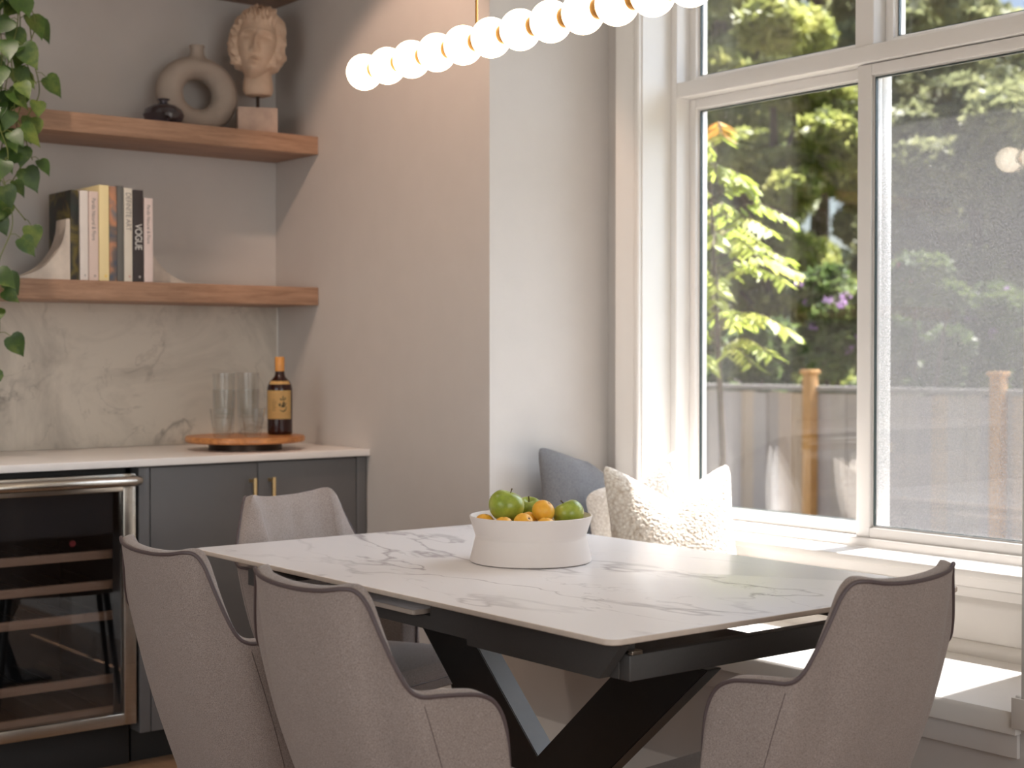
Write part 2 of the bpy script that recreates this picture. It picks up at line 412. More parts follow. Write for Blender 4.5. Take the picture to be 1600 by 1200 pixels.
# built-in window bench
bm = B()
prism(bm, [(X1-.02, .455), (X1-.02, .490), (X1-.013, .499), (X1-.006, .5), (3.154, .5), (3.154, .455)], 'Y', YN, YC, 0)
struct('trim_1', bm, M['trimpaint'])                                  # bench seat board
bm = B(); bx(bm, X1-.012, X1-.001, YN, YC, .405, .455, .002); bx(bm, X1, X1+.02, YN, YC, 0, .455)
struct('trim_2', bm, M['paint'])                                      # bench front
bm = B()      # base moulding and quarter round behind the bench
prism(bm, [(X2, .53), (3.128, .53), (3.128, .612), (3.134, .622), (3.146, .632), (3.146, .6555), (X2, .6555)], 'Y', WY0-.14, YC)
prism(bm, [(X2, .5), (3.10, .5), (3.102, .512), (3.108, .523), (3.118, .53), (X2, .53)], 'Y', WY0-.14, YC)
struct('baseboard_window', bm, M['trimpaint'])
bm = B(); bx(bm, X1-.001, 3.10, YN, YN+.014, .5, .532, .003); bx(bm, X1-.026, X1-.021, YN-.2, YN+.006, .47, .532, .001)
struct('baseboard_near', bm, M['trimpaint'])
# casing round the window
def casing(bm, y0, y1, z0, z1):
    bx(bm, X2-.018, X2, y0, y1, z0, z1, .003)
bm = B()
cy = WY1
prism(bm, [(X2, cy), (X2-.012, cy), (X2-.016, cy+.004), (X2-.016, cy+.016), (X2-.010, cy+.019), (X2-.014, cy+.028), (X2-.020, cy+.060), (X2-.024, cy+.066), (X2-.026, cy+.09), (X2-.022, cy+.095), (X2, cy+.095)], 'Z', .70, WZ1+.09)
cy = WY0
prism(bm, [(X2, cy), (X2-.012, cy), (X2-.016, cy-.004), (X2-.016, cy-.016), (X2-.010, cy-.019), (X2-.014, cy-.028), (X2-.020, cy-.060), (X2-.024, cy-.066), (X2-.026, cy-.09), (X2-.022, cy-.095), (X2, cy-.095)], 'Z', .70, WZ1+.09)
bx(bm, X2-.02, X2, WY0, WY1, WZ1, WZ1+.09)
struct('trim_3', bm, M['trimpaint'])
bm = B()      # apron under the stool
prism(bm, [(X2, .655), (X2-.006, .655), (X2-.009, .668), (X2-.016, .685), (X2-.018, .70-.018), (X2, .70-.018)], 'Y', WY0-.1, WY1+.1)
struct('trim_4', bm, M['trimpaint'])
# ------------------------------------------------------------------ window
win = bpy.data.objects.new('window_1', None); C.objects.link(win); win['kind'] = 'structure'
bm = B(); bx(bm, X2-.012, 3.275, WY0+.001, WY1-.001, .682, .702, .004); bx(bm, X2-.030, X2-.0125, WY0-.11, WY1+.11, .682, .702, .004)
obj('window_sill', bm, M['trimpaint'], win)
bm = B()      # jamb liner boards
bx(bm, X2-.001, 3.42, WY1-.004, WY1+.0005, .702, WZ1); bx(bm, X2-.001, 3.42, WY0-.0005, WY0+.004, .702, WZ1); bx(bm, X2-.001, 3.42, WY0, WY1, WZ1-.004, WZ1+.0005)
obj('jamb_liner', bm, M['trimpaint'], win)
def ring(bm, x0, x1, y0, y1, z0, z1, wy, wz0, wz1=None, bev=.002):
    wz1 = wz0 if wz1 is None else wz1
    bx(bm, x0, x1, y0, y0+wy, z0, z1, bev); bx(bm, x0, x1, y1-wy, y1, z0, z1, bev)
    bx(bm, x0, x1, y0+wy, y1-wy, z0, z0+wz0, bev); bx(bm, x0, x1, y0+wy, y1-wy, z1-wz1, z1, bev)
fy0, fy1 = WY0+.004, WY1-.004
bm = B()
ring(bm, 3.27, 3.40, fy0, fy1, .702, 2.596, .026, .024)
bx(bm, 3.27, 3.40, fy0+.026, fy1-.026, 2.006, 2.052, .003)          # transom rail
bx(bm, 3.275, 3.40, 2.610, 2.672, 2.052, 2.572, .003)               # transom mullion
bx(bm, 3.33, 3.37, 2.622, 2.684, .726, 2.006, .002)                 # fixed meeting stile
obj('window_frame', bm, M['vinyl'], win)
def sash(x0, x1, y0, y1, z0, z1, wy, wz, name='sash', gx=None):
    bm = B(); ring(bm, x0, x1, y0, y1, z0, z1, wy, wz, bev=.0025)
    ring(bm, x0+.012, x1, y0+wy-.002, y1-wy+.002, z0+wz-.002, z1-wz+.002, .006, .006, bev=.001)
    s = obj(name, bm, M['vinyl'], win)
    return s
def gasket(x, y0, y1, z0, z1, par):
    bm = B(); t = .003
    bx(bm, x-.005, x+.004, y0, y0+t, z0, z1); bx(bm, x-.005, x+.004, y1-t, y1, z0, z1)
    bx(bm, x-.005, x+.004, y0, y1, z0, z0+.0015); bx(bm, x-.005, x+.004, y0, y1, z1-t, z1)
    obj('gasket', bm, M['gasket'], par, smooth=False)
def glazing(x, y0, y1, z0, z1, mats, par):
    for k, m in enumerate(mats):
        bm = B(); bx(bm, x+.014*k, x+.014*k+.003, y0, y1, z0, z1); obj('glass_pane', bm, m, par, smooth=False)
s = sash(3.325, 3.372, 2.64, fy1-.026, .726, 2.006, .026, .030)
gasket(3.345, 2.668, fy1-.026-.0315, .7615, 1.9705, s); glazing(3.345, 2.666, fy1-.052, .756, 1.976, [M['pane'], M['pane']], s)
s = sash(3.285, 3.327, fy0+.02, 2.670, .724, 2.003, .046, .030)
gasket(3.300, fy0+.071, 2.670-.051, .7595, 1.9675, s); glazing(3.300, fy0+.066, 2.624, .754, 1.973, [M['pane'], M['panedirty']], s)
for (a, b) in ((2.672, fy1-.026), (fy0+.026, 2.610)):
    s = sash(3.325, 3.372, a, b, 2.052, 2.572, .026, .006 if False else .02)
    gasket(3.345, a+.0315, b-.0315, 2.0775, 2.5465, s); glazing(3.345, a+.024, b-.024, 2.072, 2.552, [M['pane'], M['pane']], s)
# outside of the house: unseen eave added to block sun through the upper light
bm = B(); bx(bm, 3.42, 3.64, .4, 4.6, 2.74, 2.86); bx(bm, 3.64, 3.66, .4, 4.6, 2.72, 2.90)
struct('eave_sunblock', bm, M['siding'])

# ------------------------------------------------------------------ niche: shelves, backsplash, counter, cabinets
def shelf(z0, z1, label, x0=.35):
    bm = B(); bx(bm, x0, X1-.0005, 4.505, YB-.0005, z0, z1, .0015)
    o = obj('floating_shelf', bm, M['oak'], loc=(0, 0, 0)); tag(o, label, 'shelf', 'oak floating shelves in the niche'); return o
shelf(1.906, 1.967, 'upper oak floating shelf carrying the round vase and the marble head')
shelf(1.391, 1.452, 'lower oak floating shelf carrying the row of books')
shelf(2.455, 2.516, 'topmost oak floating shelf near the ceiling carrying the potted trailing plant')
bm = B(); bx(bm, .35, X1-.006, YB-.014, YB-.0005, .9145, 1.3905); o = obj('backsplash', bm, M['backsplash'], smooth=False)
tag(o, 'pale grey veined marble backsplash slab between counter and lower shelf', 'backsplash')
bm = B(); bx(bm, X1-.006, X1-.001, YB-.016, YB-.0005, .9145, 1.3905); obj('edge_trim', bm, M['whiteink'], o)
bm = B(); bx(bm, .35, X1-.0005, 4.18, YB-.015, .892, .914, .002); o = obj('worktop', bm, M['quartz'])
tag(o, 'thin white quartz worktop running over the grey cabinets and wine fridge', 'worktop')

def bar_handle(parent, x, z0, z1, y):
    bm = B(); bx(bm, x-.005, x+.005, y-.034, y-.024, z0, z1, .001); bx(bm, x-.0045, x+.0045, y-.026, y, z0+.004, z0+.014); bx(bm, x-.0045, x+.0045, y-.026, y, z1-.014, z1-.004)
    obj('handle', bm, M['brass'], parent, label='slim brushed brass bar handle')
cb = thing('base_cabinet', 'dark grey two-door base cabinet with brass bar handles under the worktop', 'cabinet', (2.29, 4.50, 0))
def loc_box(parent, name, mat, x0, x1, y0, y1, z0, z1, bev=.0015, label=None):
    L = parent.location; bm = B(); bx(bm, x0-L.x, x1-L.x, y0-L.y, y1-L.y, z0-L.z, z1-L.z, bev)
    return obj(name, bm, mat, parent, label=label)
YF = 4.20
loc_box(cb, 'body', M['cabinet'], 1.895, X1-.001, YF+.021, 4.78, .10, .890)
loc_box(cb, 'filler_panel', M['cabinet'], 1.893, 1.927, YF, YF+.0205, .10, .888)
loc_box(cb, 'filler_panel', M['cabinet'], 2.650, 2.685, YF-.002, YF+.0205, .10, .889)
loc_box(cb, 'toe_kick', M['dark'], 1.895, X1-.001, YF+.07, YF+.08, .0, .10)
for (a, b, hx) in ((1.930, 2.286, 2.262), (2.289, 2.647, 2.328)):
    d = loc_box(cb, 'door', M['cabinet'], a, b, YF, YF+.0205, .10, .886)
    bar_handle(d, hx-cb.location.x, .688, .840, YF-cb.location.y)
# wine fridge
fr = thing('wine_fridge', 'stainless steel framed glass door wine fridge with wooden racks under the worktop', 'fridge', (1.585, 4.5, 0))
loc_box(fr, 'toe_grille', M['dark'], 1.285, 1.885, YF+.06, YF+.08, .0, .12)
bm = B(); L = fr.location
for a in ((1.285, 1.300, YF+.045, 4.78, .12, .885), (1.870, 1.885, YF+.045, 4.78, .12, .885), (1.285, 1.885, YF+.045, 4.78, .12, .135), (1.285, 1.885, YF+.045, 4.78, .87, .885), (1.285, 1.885, 4.76, 4.78, .12, .885), (1.30, 1.870, YF+.06, 4.6, .69, .87)):
    bx(bm, a[0]-L.x, a[1]-L.x, a[2]-L.y, a[3]-L.y, a[4], a[5])
obj('cabinet_body', bm, M['dark'], fr, smooth=False)
bm = B()
x0, x1 = 1.285-L.x, 1.883-L.x; y0, y1 = YF-L.y, YF+.04-L.y
bx(bm, x0, x0+.045, y0, y1, .132, .872, .002); bx(bm, x1-.038, x1, y0, y1, .132, .872, .002); bx(bm, x0+.045, x1-.038, y0, y1, .132, .166, .002); bx(bm, x0+.045, x1-.038, y0, y1, .820, .872, .002)
dr = obj('door', bm, M['steel'], fr, label='brushed stainless steel door frame')
bm = B(); bx(bm, x0+.04, x1-.033, y0+.014, y0+.018, .16, .825); obj('glass_pane', bm, M['fridgeglass'], dr, smooth=False)
bm = B(); bx(bm, x0+.045, x0+.07, y0+.022, y0+.026, .16, .82); bx(bm, x1-.062, x1-.038, y0+.022, y0+.026, .16, .82); bx(bm, x0+.045, x1-.038, y0+.022, y0+.026, .70, .82)
obj('black_border', bm, M['dark'], dr, smooth=False)
hz = .852; tb = B()
tube(tb, [(x0-.0, y0-.002, hz), (x0+.004, y0-.026, hz), (x0+.02, y0-.036, hz), (x1-.02, y0-.036, hz), (x1-.006, y0-.028, hz), (x1-.004, y0-.002, hz)], .0155, 16)
obj('handle', tb, M['steel'], dr, label='polished stainless tube handle across the top')
for zt in (.645, .555, .463, .275, .180):
    loc_box(fr, 'rack', M['rack'], 1.315, 1.852, YF+.05, YF+.068, zt-.025, zt)
    bm = B()
    for k in range(7): tube(bm, [(x0+.06+k*.08, y0+.07, zt-.012), (x0+.06+k*.08, y0+.42, zt-.012)], .003, 6)
    obj('rack_wire', bm, M['steel_dark'], fr.children[-1] if False else [c for c in fr.children if c.name.startswith('rack')][-1])
bm = B(); lathe(bm, [(0, 0), (.009, 0), (.010, .003), (.008, .005), (0, .005)], 20); bm.transform(Matrix.Translation((1.7-L.x, y0+.030, .675)) @ Matrix.Rotation(pi/2, 4, 'X'))
obj('control_knob', bm, basic('red_control', (140, 30, 36), .5), fr)
for zz in (.7, .5): pass
cb2 = thing('base_cabinet', 'dark grey single-door base cabinet left of the wine fridge', 'cabinet', (.82, 4.50, 0))
loc_box(cb2, 'body', M['cabinet'], .36, 1.28, YF+.021, 4.78, 0, .890)
d = loc_box(cb2, 'door', M['cabinet'], .363, 1.276, YF, YF+.0205, .10, .886)
bar_handle(d, 1.24-.82, .688, .84, YF-4.5)

# ------------------------------------------------------------------ books and bookends
def book(x0, x1, y0, depth, h, mat, label, titles=()):
    o = thing('book', label, 'book', ((x0+x1)/2, y0+depth/2, 1.4522), 0, 'books between the stone bookends'); w_ = (x1-x0)/2-.0004
    bm = B(); d = depth/2; t = .0022
    bx(bm, -w_, -w_+t, -d, d, 0, h, .0005); bx(bm, w_-t, w_, -d, d, 0, h, .0005); bx(bm, -w_+t, w_-t, -d, -d+t, 0, h, .0005)
    obj('cover', bm, mat, o)
    bm = B(); bx(bm, -w_+t, w_-t, -d+t, d-.003, .003, h-.003); obj('page_block', bm, M['paper'], o, smooth=False)
    for (txt, size, zt, m, sp, sx) in titles:
        mt = Matrix.Translation((0, -d-.0001, zt)) @ Matrix.Rotation(pi/2, 4, 'X') @ Matrix.Rotation(-pi/2, 4, 'Z')
        text_mesh('lettering', txt, size, m, o, mt, .0003, sp, sx)
    return o
def cover_mat(name, c, art=None):
    if not art: return basic(name, c, .5, var=.03)
    m = NT(name); co = m.coord((1, 1, 1)); f = m.noise(co, 11, 3, .5, .8)
    st = [(i/(len(art)), lin(a)) for i, a in enumerate(art)]
    m.l(m.ramp(m.math('MULTIPLY', m.math('SUBTRACT', f, .25), 2, True), st), m.b.inputs['Base Color']); m.set(Roughness=.45); return m.m
yb = 4.512
book(1.8135, 1.8395, yb, .175, .276, cover_mat('book_dark_green', None, [(28, 26, 24), (34, 44, 36), (40, 36, 32), (104, 92, 40), (46, 40, 36)]), 'thick dark green and black art book, leftmost in the row against the bookend')
book(1.8435, 1.8705, yb, .17, .277, cover_mat('book_white_a', (226, 216, 210)), 'slim white book with a small mark on its spine, right of the green one', [('*', .016, .018, M['inkgrey'], 1, 1)])
book(1.8725, 1.9035, yb, .17, .276, cover_mat('book_pink', (222, 200, 190)), 'pale pink book with thin grey serif-like title reading down the spine', [('Pardis Natural & Flore', .017, .255, M['inkgrey'], 1, .85), ('*', .018, .018, M['ink'], 1, 1)])
book(1.9055, 1.9385, yb, .19, .298, cover_mat('book_yellow', (240, 220, 168)), 'tall cream yellow book with plain spine, beside the pink book', [('*', .026, .02, basic('yellow_mark', (240, 200, 60), .6), 1, 1)])
book(1.9400, 1.9640, yb, .19, .296, cover_mat('book_art', None, [(90, 96, 104), (110, 118, 124), (196, 138, 104), (120, 104, 96), (84, 92, 106)]), 'blue grey book with an orange figure on its spine, beside the yellow book')
book(1.9650, 1.9860, yb, .19, .299, cover_mat('book_grey', (104, 102, 98)), 'dark grey patterned book, tallest of the row, left of the white title book')
book(1.9880, 2.0160, yb, .18, .294, cover_mat('book_white_b', (220, 210, 196)), 'off-white book with large spaced grey capital letters down its spine', [('DEFINITE ART', .024, .280, M['inkgrey'], 1.0, .80), ('*', .018, .02, basic('red_mark', (190, 90, 80), .6), 1, 1)])
book(2.0180, 2.0530, yb, .19, .290, cover_mat('book_black', (58, 50, 50)), 'black book with bold white VOGUE title on its spine', [('VOGUE', .033, .183, M['whiteink'], .92, .78), ('*', .02, .02, M['whiteink'], 1, 1)])
book(2.0550, 2.0850, yb, .165, .266, cover_mat('book_pink_b', (226, 206, 200)), 'short pale pink book, rightmost in the row beside the right bookend', [('Pardis Natural & Flore', .016, .245, M['inkgrey'], 1, .85)])
def bookend(x, y, sgn, label):
    # concave sweep: x measured away from the books
    pts = [(0, 0), (.182, 0), (.182, .004)]
    for k in range(1, 15):
        t = k/14; a = t*pi/2
        pts.append((.182-.170*sin(a)**1.05, .190-.186*cos(a)**.9 if k < 14 else .185))
    pts += [(.003, .188), (0, .186)]
    bm = B(); prism(bm, [(sgn*px, pz) for px, pz in pts], 'Y', -.04, .04, 0)
    o = obj('bookend', bm, M['bookend'], loc=(x, y, 1.4522)); tag(o, label, 'bookend', 'curved pale stone bookends'); return o
bookend(1.8125, 4.553, -1, 'pale stone bookend with a concave sweep, left of the books')
bookend(2.0865, 4.625, 1, 'pale stone bookend with a concave sweep, right of the books')

# ------------------------------------------------------------------ ring vase, smoked bud vase, marble head
bm = B(); P = []
Rr, rt = .100, .044
for i in range(72):
    a = 2*pi*i/72; row = []
    for j in range(28):
        b = 2*pi*j/28; r_ = Rr+rt*cos(b)
        row.append((r_*1.02*cos(a), rt*1.02*sin(b), .1275+r_*.88*sin(a)))
    P.append(row)
grid(bm, P, True, True)
v = obj('ring_vase', bm, M['clay'], loc=(2.322, 4.675, 1.9672)); tag(v, 'matt taupe ring-shaped ceramic vase on the upper shelf', 'vase')
bm = B(); lathe(bm, [(.046, .232), (.033, .246), (.0245, .262), (.0225, .276), (.026, .291), (.0235, .292), (.018, .276), (.017, .26)], 36); obj('neck', bm, M['clay'], v)
bm = B()
lathe(bm, [(0, 0), (.045, .001), (.060, .012), (.066, .030), (.060, .046), (.040, .060), (.018, .066), (.013, .070), (.0145, .076), (.022, .080), (.020, .082), (.010, .076), (.009, .068)], 44)
v = obj('bud_vase', bm, M['smoke'], loc=(2.153, 4.575, 1.9672)); tag(v, 'small squat smoked glass bud vase in front of the ring vase', 'vase')

bu = thing('marble_head', 'weathered marble head of a classical statue mounted on a stone block', 'sculpture', (2.505, 4.60, 1.9672), R(-24))
bm = B(); bx(bm, -.066, .066, -.055, .055, 0, .086, .002); obj('base_block', bm, M['stoneblock'], bu)
bm = B(); tube(bm, [(.004, 0, .085), (.004, 0, .135)], .006, 12); obj('rod', bm, M['rod'], bu)
def head():
    bm = B(); P = []; nu, nv = 150, 110
    def g(x, y, cx, cy, sx, sy): return math.exp(-((x-cx)/sx)**2-((y-cy)/sy)**2)
    for i in range(nu):
        th = 2*pi*i/nu; row = []
        for j in range(nv+1):
            ph = -pi/2+pi*j/nv
            # direction; front is -y
            dx, dy, dz = cos(ph)*sin(th), -cos(ph)*cos(th), sin(ph)
            x = dx*.074; y = dy*.098; z = dz*.125
            front = max(0, -dy)
            if z < 0: x *= 1-.30*(-z/.125)**1.5; y *= 1-.12*(-z/.125)
            X, Z = x, z
            if front > .15:
                f = min(1, (front-.15)/.3); d = 0
                d += .026*g(X, Z, 0, -.030, .011, .017)+.019*g(X, Z, 0, -.006, .008, .026)           # nose
                d += .006*(g(X, Z, .013, -.038, .007, .007)+g(X, Z, -.013, -.038, .007, .007))       # nostrils
                d -= .021*(g(X, Z, .030, .008, .018, .012)+.0*g(X, Z, -.030, .008, .017, .011)+g(X, Z, -.030, .008, .018, .012))         # sockets
                d += .008*(g(X, Z, .030, .004, .012, .007)+g(X, Z, -.030, .004, .012, .007))         # eyeballs
                d += .008*(g(X, Z, .030, .026, .020, .006)+g(X, Z, -.030, .026, .020, .006))         # brows
                d += .012*g(X, Z, 0, -.060, .019, .0045)+.012*g(X, Z, 0, -.075, .015, .0060)-.010*g(X, Z, 0, -.0675, .018, .0030)
                d -= .005*g(X, Z, 0, -.084, .016, .005)
                d += .013*g(X, Z, 0, -.100, .020, .014)                                              # chin
                d += .006*(g(X, Z, .042, -.03, .016, .02)+g(X, Z, -.042, -.03, .016, .02))
                y -= d*f
            hair = min(1, max(0, (z-.055+.06*max(0, -dy*1.4-.3)*0)/.02)) if front > .45 else min(1, max(0, (.62-front)*4))*min(1, max(0, (z+.085)/.02))
            if hair > 0:
                k = .010*hair+.010*hair*noise.noise((X*60+3, y*60, z*45+.8*sin(th*9)))+.005*hair*sin(th*26+z*160)
                x += dx*k*1.5; y += dy*k; z += dz*k
            row.append((x, y, z))
        P.append(row)
    grid(bm, P, True, False); bmesh.ops.remove_doubles(bm, verts=bm.verts[:], dist=1e-5)
    # ears
    return bm
bm = head(); bm.transform(Matrix.Translation((.004, .0, .300)) @ Matrix.Rotation(R(7), 4, 'Y') @ Matrix.Rotation(R(-6), 4, 'X') @ Matrix.Rotation(R(-8), 4, 'Z')); hd = obj('head', bm, M['bust'], bu)
bm = B()
P = []
for k, (r1, r2, z, yy) in enumerate([(.030, .030, .130, .0), (.044, .040, .134, .0), (.050, .046, .150, .0), (.050, .047, .175, .004), (.046, .048, .20, .010), (.046, .05, .235, .016), (.045, .05, .27, .018)]):
    P.append([(.006+r1*cos(2*pi*i/40)+.002*noise.noise((i*.5, z*60, 0)), yy+r2*sin(2*pi*i/40), z) for i in range(40)])
grid(bm, [list(r) for r in zip(*P)], True, False); bm.faces.new([v for v in bm.verts if abs(v.co.z-.130) < 1e-4]) if False else None
bmesh.ops.holes_fill(bm, edges=[e for e in bm.edges if e.is_boundary], sides=60)
obj('neck', bm, M['bust'], bu)

# ------------------------------------------------------------------ serving board, bottle, glasses
BX, BY = 2.362, 4.42
t = thing('serving_board', 'round wooden turntable board standing on the white worktop', 'tray', (BX, BY, .9142))
bm = B(); lathe(bm, [(0, .024), (.186, .024), (.192, .028), (.193, .038), (.190, .044), (0, .044)], 72); obj('board', bm, M['acacia'], t)
bm = B(); lathe(bm, [(0, 0), (.118, 0), (.118, .023), (0, .023)], 48); obj('turntable_base', bm, M['rod'], t)
ZB = .9142+.0442
b = thing('whisky_bottle', 'brown whisky bottle with cream label standing on the round board', 'bottle', (2.487, 4.415, ZB), R(-31))
bm = B(); lathe(bm, [(0, 0), (.036, 0), (.0405, .005), (.041, .012), (.0415, .140), (.0410, .153), (.0385, .164), (.033, .175), (.024, .185), (.0185, .191), (.0165, .198), (.0150, .210), (.0140, .235), (0, .236)], 56); obj('glass_body', bm, M['amber'], b)
bm = B(); lathe(bm, [(.0146, .205), (.0158, .212), (.0160, .253), (.0145, .256), (0, .256)], 36); obj('cap', bm, M['capgold'], b)
def curved_label(name, r, a0, a1, z0, z1, mat, par, rtop=None):
    bm = B(); rtop = rtop or r; P = []
    for i in range(33):
        a = a0+(a1-a0)*i/32; P.append([((r+(rtop-r)*k/4)*cos(a), (r+(rtop-r)*k/4)*sin(a), z0+(z1-z0)*k/4) for k in range(5)])
    grid(bm, P); bmesh.ops.solidify(bm, geom=bm.faces[:], thickness=-.0003); return obj(name, bm, mat, par)
lb = curved_label('front_label', .0419, R(-90-72), R(-90+60), .052, .146, M['labelpaper'], b)
curved_label('neck_label', .0385, R(-90-62), R(-90+62), .1660, .1770, M['labelpaper'], b, .0325)
def stroke(bm, pts, w_):      # brush strokes wrapped on the label (u mm right, v mm up from label centre)
    P = catmull([(p[0], 0, p[1]) for p in pts], 5); n = len(P); rows = []
    for i, p in enumerate(P):
        d = P[min(i+1, n-1)]-P[max(i-1, 0)]; d.normalize(); nx, nz = -d.z, d.x
        ww = w_*1.5*(.35+.65*sin(pi*(i+.6)/(n+.2)))
        row = []
        for s_ in (-1, 1):
            u = p.x+nx*ww*s_; vv = p.z+nz*ww*s_; a = -pi/2+u/.0422
            row.append((.04245*cos(a), .04245*sin(a), .100+vv))
        rows.append(row)
    grid(bm, rows)
bm = B(); q = .001
cx = 9
for st, ww in (([(cx, 22), (cx-.4, 13)], .9), ([(cx-7, 16), (cx-6, 12), (cx-1, 12.5)], .9), ([(cx+7, 18), (cx+4, 12.5), (cx-1, 12)], 1.0),
               ([(cx-8, 4), (cx-9, -3)], 1.0), ([(cx-12, 1), (cx-8.5, -4), (cx-7, 0)], .9), ([(cx+2, 8), (cx-1, -1), (cx-5, -7)], 1.2), ([(cx-2, 2), (cx+5, 4)], .8), ([(cx+9, 3), (cx+10, 1)], .8),
               ([(cx+5, 4), (cx+4, -4), (cx-2, -6)], 1.2), ([(cx-9, -14), (cx, -17.5), (cx+7, -13), (cx+9, -5)], .9), ([(cx+3, 0), (cx, -4), (cx-4, -1)], .8)):
    stroke(bm, [((cx+3+(a-cx)*1.25)*q, b_*1.3*q) for a, b_ in st], ww*q)
bmesh.ops.solidify(bm, geom=bm.faces[:], thickness=.0002)
obj('brush_lettering', bm, M['ink'], lb)
bm = B()
for k, (z, l) in enumerate(((16, 10), (9, 17), (4, 17), (0, 12), (-5, 12), (-10, 16), (-14, 10), (-20, 15))):
    stroke(bm, [(-25*q, z*q), ((-25+l*.5)*q, z*q), ((-25+l)*q, z*q)], .35*q)
bmesh.ops.solidify(bm, geom=bm.faces[:], thickness=.0002); obj('fine_print', bm, basic('brown_ink', (140, 100, 50), .6), lb)

def tumbler(x, y, z, r0, r1, h, ribs, label, group, thick=.012):
    seg = 64; bm = B()
    def rr(r, i, a): return r*(1+a*(abs(cos(ribs*pi*i/seg))-.5))
    prof = [(0, 0), (r0*.9, 0), (r0, .003), (r0+(r1-r0)*.3, h*.3), (r0+(r1-r0)*.65, h*.65), (r1, h), (r1-.0016, h), (r0+(r1-r0)*.65-.0022, h*.65), (r0+(r1-r0)*.3-.003, h*.3), (r0*.8, thick), (0, thick)]
    rings = []
    for k, (r, zz) in enumerate(prof):
        if r == 0: rings.append([bm.verts.new((0, 0, zz))])
        else: rings.append([bm.verts.new((rr(r, i, .05 if 1 < k < 5 else 0)*cos(2*pi*i/seg), rr(r, i, .05 if 1 < k < 5 else 0)*sin(2*pi*i/seg), zz)) for i in range(seg)])
    for a, b_ in zip(rings, rings[1:]):
        for i in range(seg):
            j = (i+1) % seg
            if len(a) == 1: bm.faces.new((a[0], b_[j], b_[i]))
            elif len(b_) == 1: bm.faces.new((a[i], a[j], b_[0]))
            else: bm.faces.new((a[i], a[j], b_[j], b_[i]))
    o = obj('drinking_glass', bm, M['tumbler'], loc=(x, y, z)); return tag(o, label, 'glass', group)
G1 = 'short cut tumblers on the board'; G2 = 'tall ribbed glasses stacked on the board'
tumbler(2.252, 4.370, ZB, .026, .039, .090, 6, 'short faceted clear tumbler on the left front of the round board', G1, .016)
tumbler(2.357, 4.360, ZB, .026, .040, .090, 6, 'short faceted clear tumbler on the board just left of the whisky bottle', G1, .016)
tumbler(2.330, 4.505, ZB, .030, .037, .148, 16, 'tall ribbed glass at the back left of the board, lower of its stack', G2)
tumbler(2.330, 4.505, ZB+.055, .0285, .0358, .148, 16, 'tall ribbed glass nested in the back left stack, upper one', G2)
tumbler(2.418, 4.505, ZB, .030, .037, .148, 16, 'tall ribbed glass at the back right of the board, lower of its stack', G2)
tumbler(2.418, 4.505, ZB+.055, .0285, .0358, .148, 16, 'tall ribbed glass nested in the back right stack, upper one', G2)

# ------------------------------------------------------------------ trailing plant
pl = thing('trailing_pothos', 'green trailing pothos hanging in front of the shelves at the left', 'plant', (1.50, 4.62, 2.5162))
bm = B(); lathe(bm, [(0, 0), (.06, 0), (.066, .004), (.085, .14), (.087, .146), (.081, .146), (.078, .12), (0, .12)], 40); obj('pot', bm, M['pot'], pl)
bm = B(); lathe(bm, [(0, .122), (.0775, .121), (.077, .128), (0, .132)], 30); obj('soil', bm, M['soil'], pl)
rnd = random.Random(11)
def heart_leaf(bm, base, dirv, nrm, L):
    """heart leaf with midrib fold, from base along dirv"""
    d = dirv.normalized(); n = (nrm-d*nrm.dot(d)).normalized(); s_ = d.cross(n)
    out = [(0, .0), (-.06, .16), (-.02, .34), (.14, .44), (.34, .43), (.56, .33), (.76, .18), (.92, .06), (1.04, 0)]
    mid = [bm.verts.new(base+d*(L*max(0, a))-n*(L*.16*max(0, a)**2)) for a, _ in out]
    for sd in (1, -1):
        e = [None if wv == 0 else bm.verts.new(base+d*(L*a)+s_*(sd*L*wv)+n*(L*(.16*wv+.02*math.sin(a*9)))-n*(L*.16*max(0, a)**2)) for a, wv in out]
        for i in range(len(out)-1):
            vs = [mid[i]]
            if e[i]: vs.append(e[i])
            if e[i+1]: vs.append(e[i+1])
            vs.append(mid[i+1])
            if len(vs) >= 3: bm.faces.new(vs if sd > 0 else vs[::-1])
stb = B(); leaves = 0
L0 = pl.location
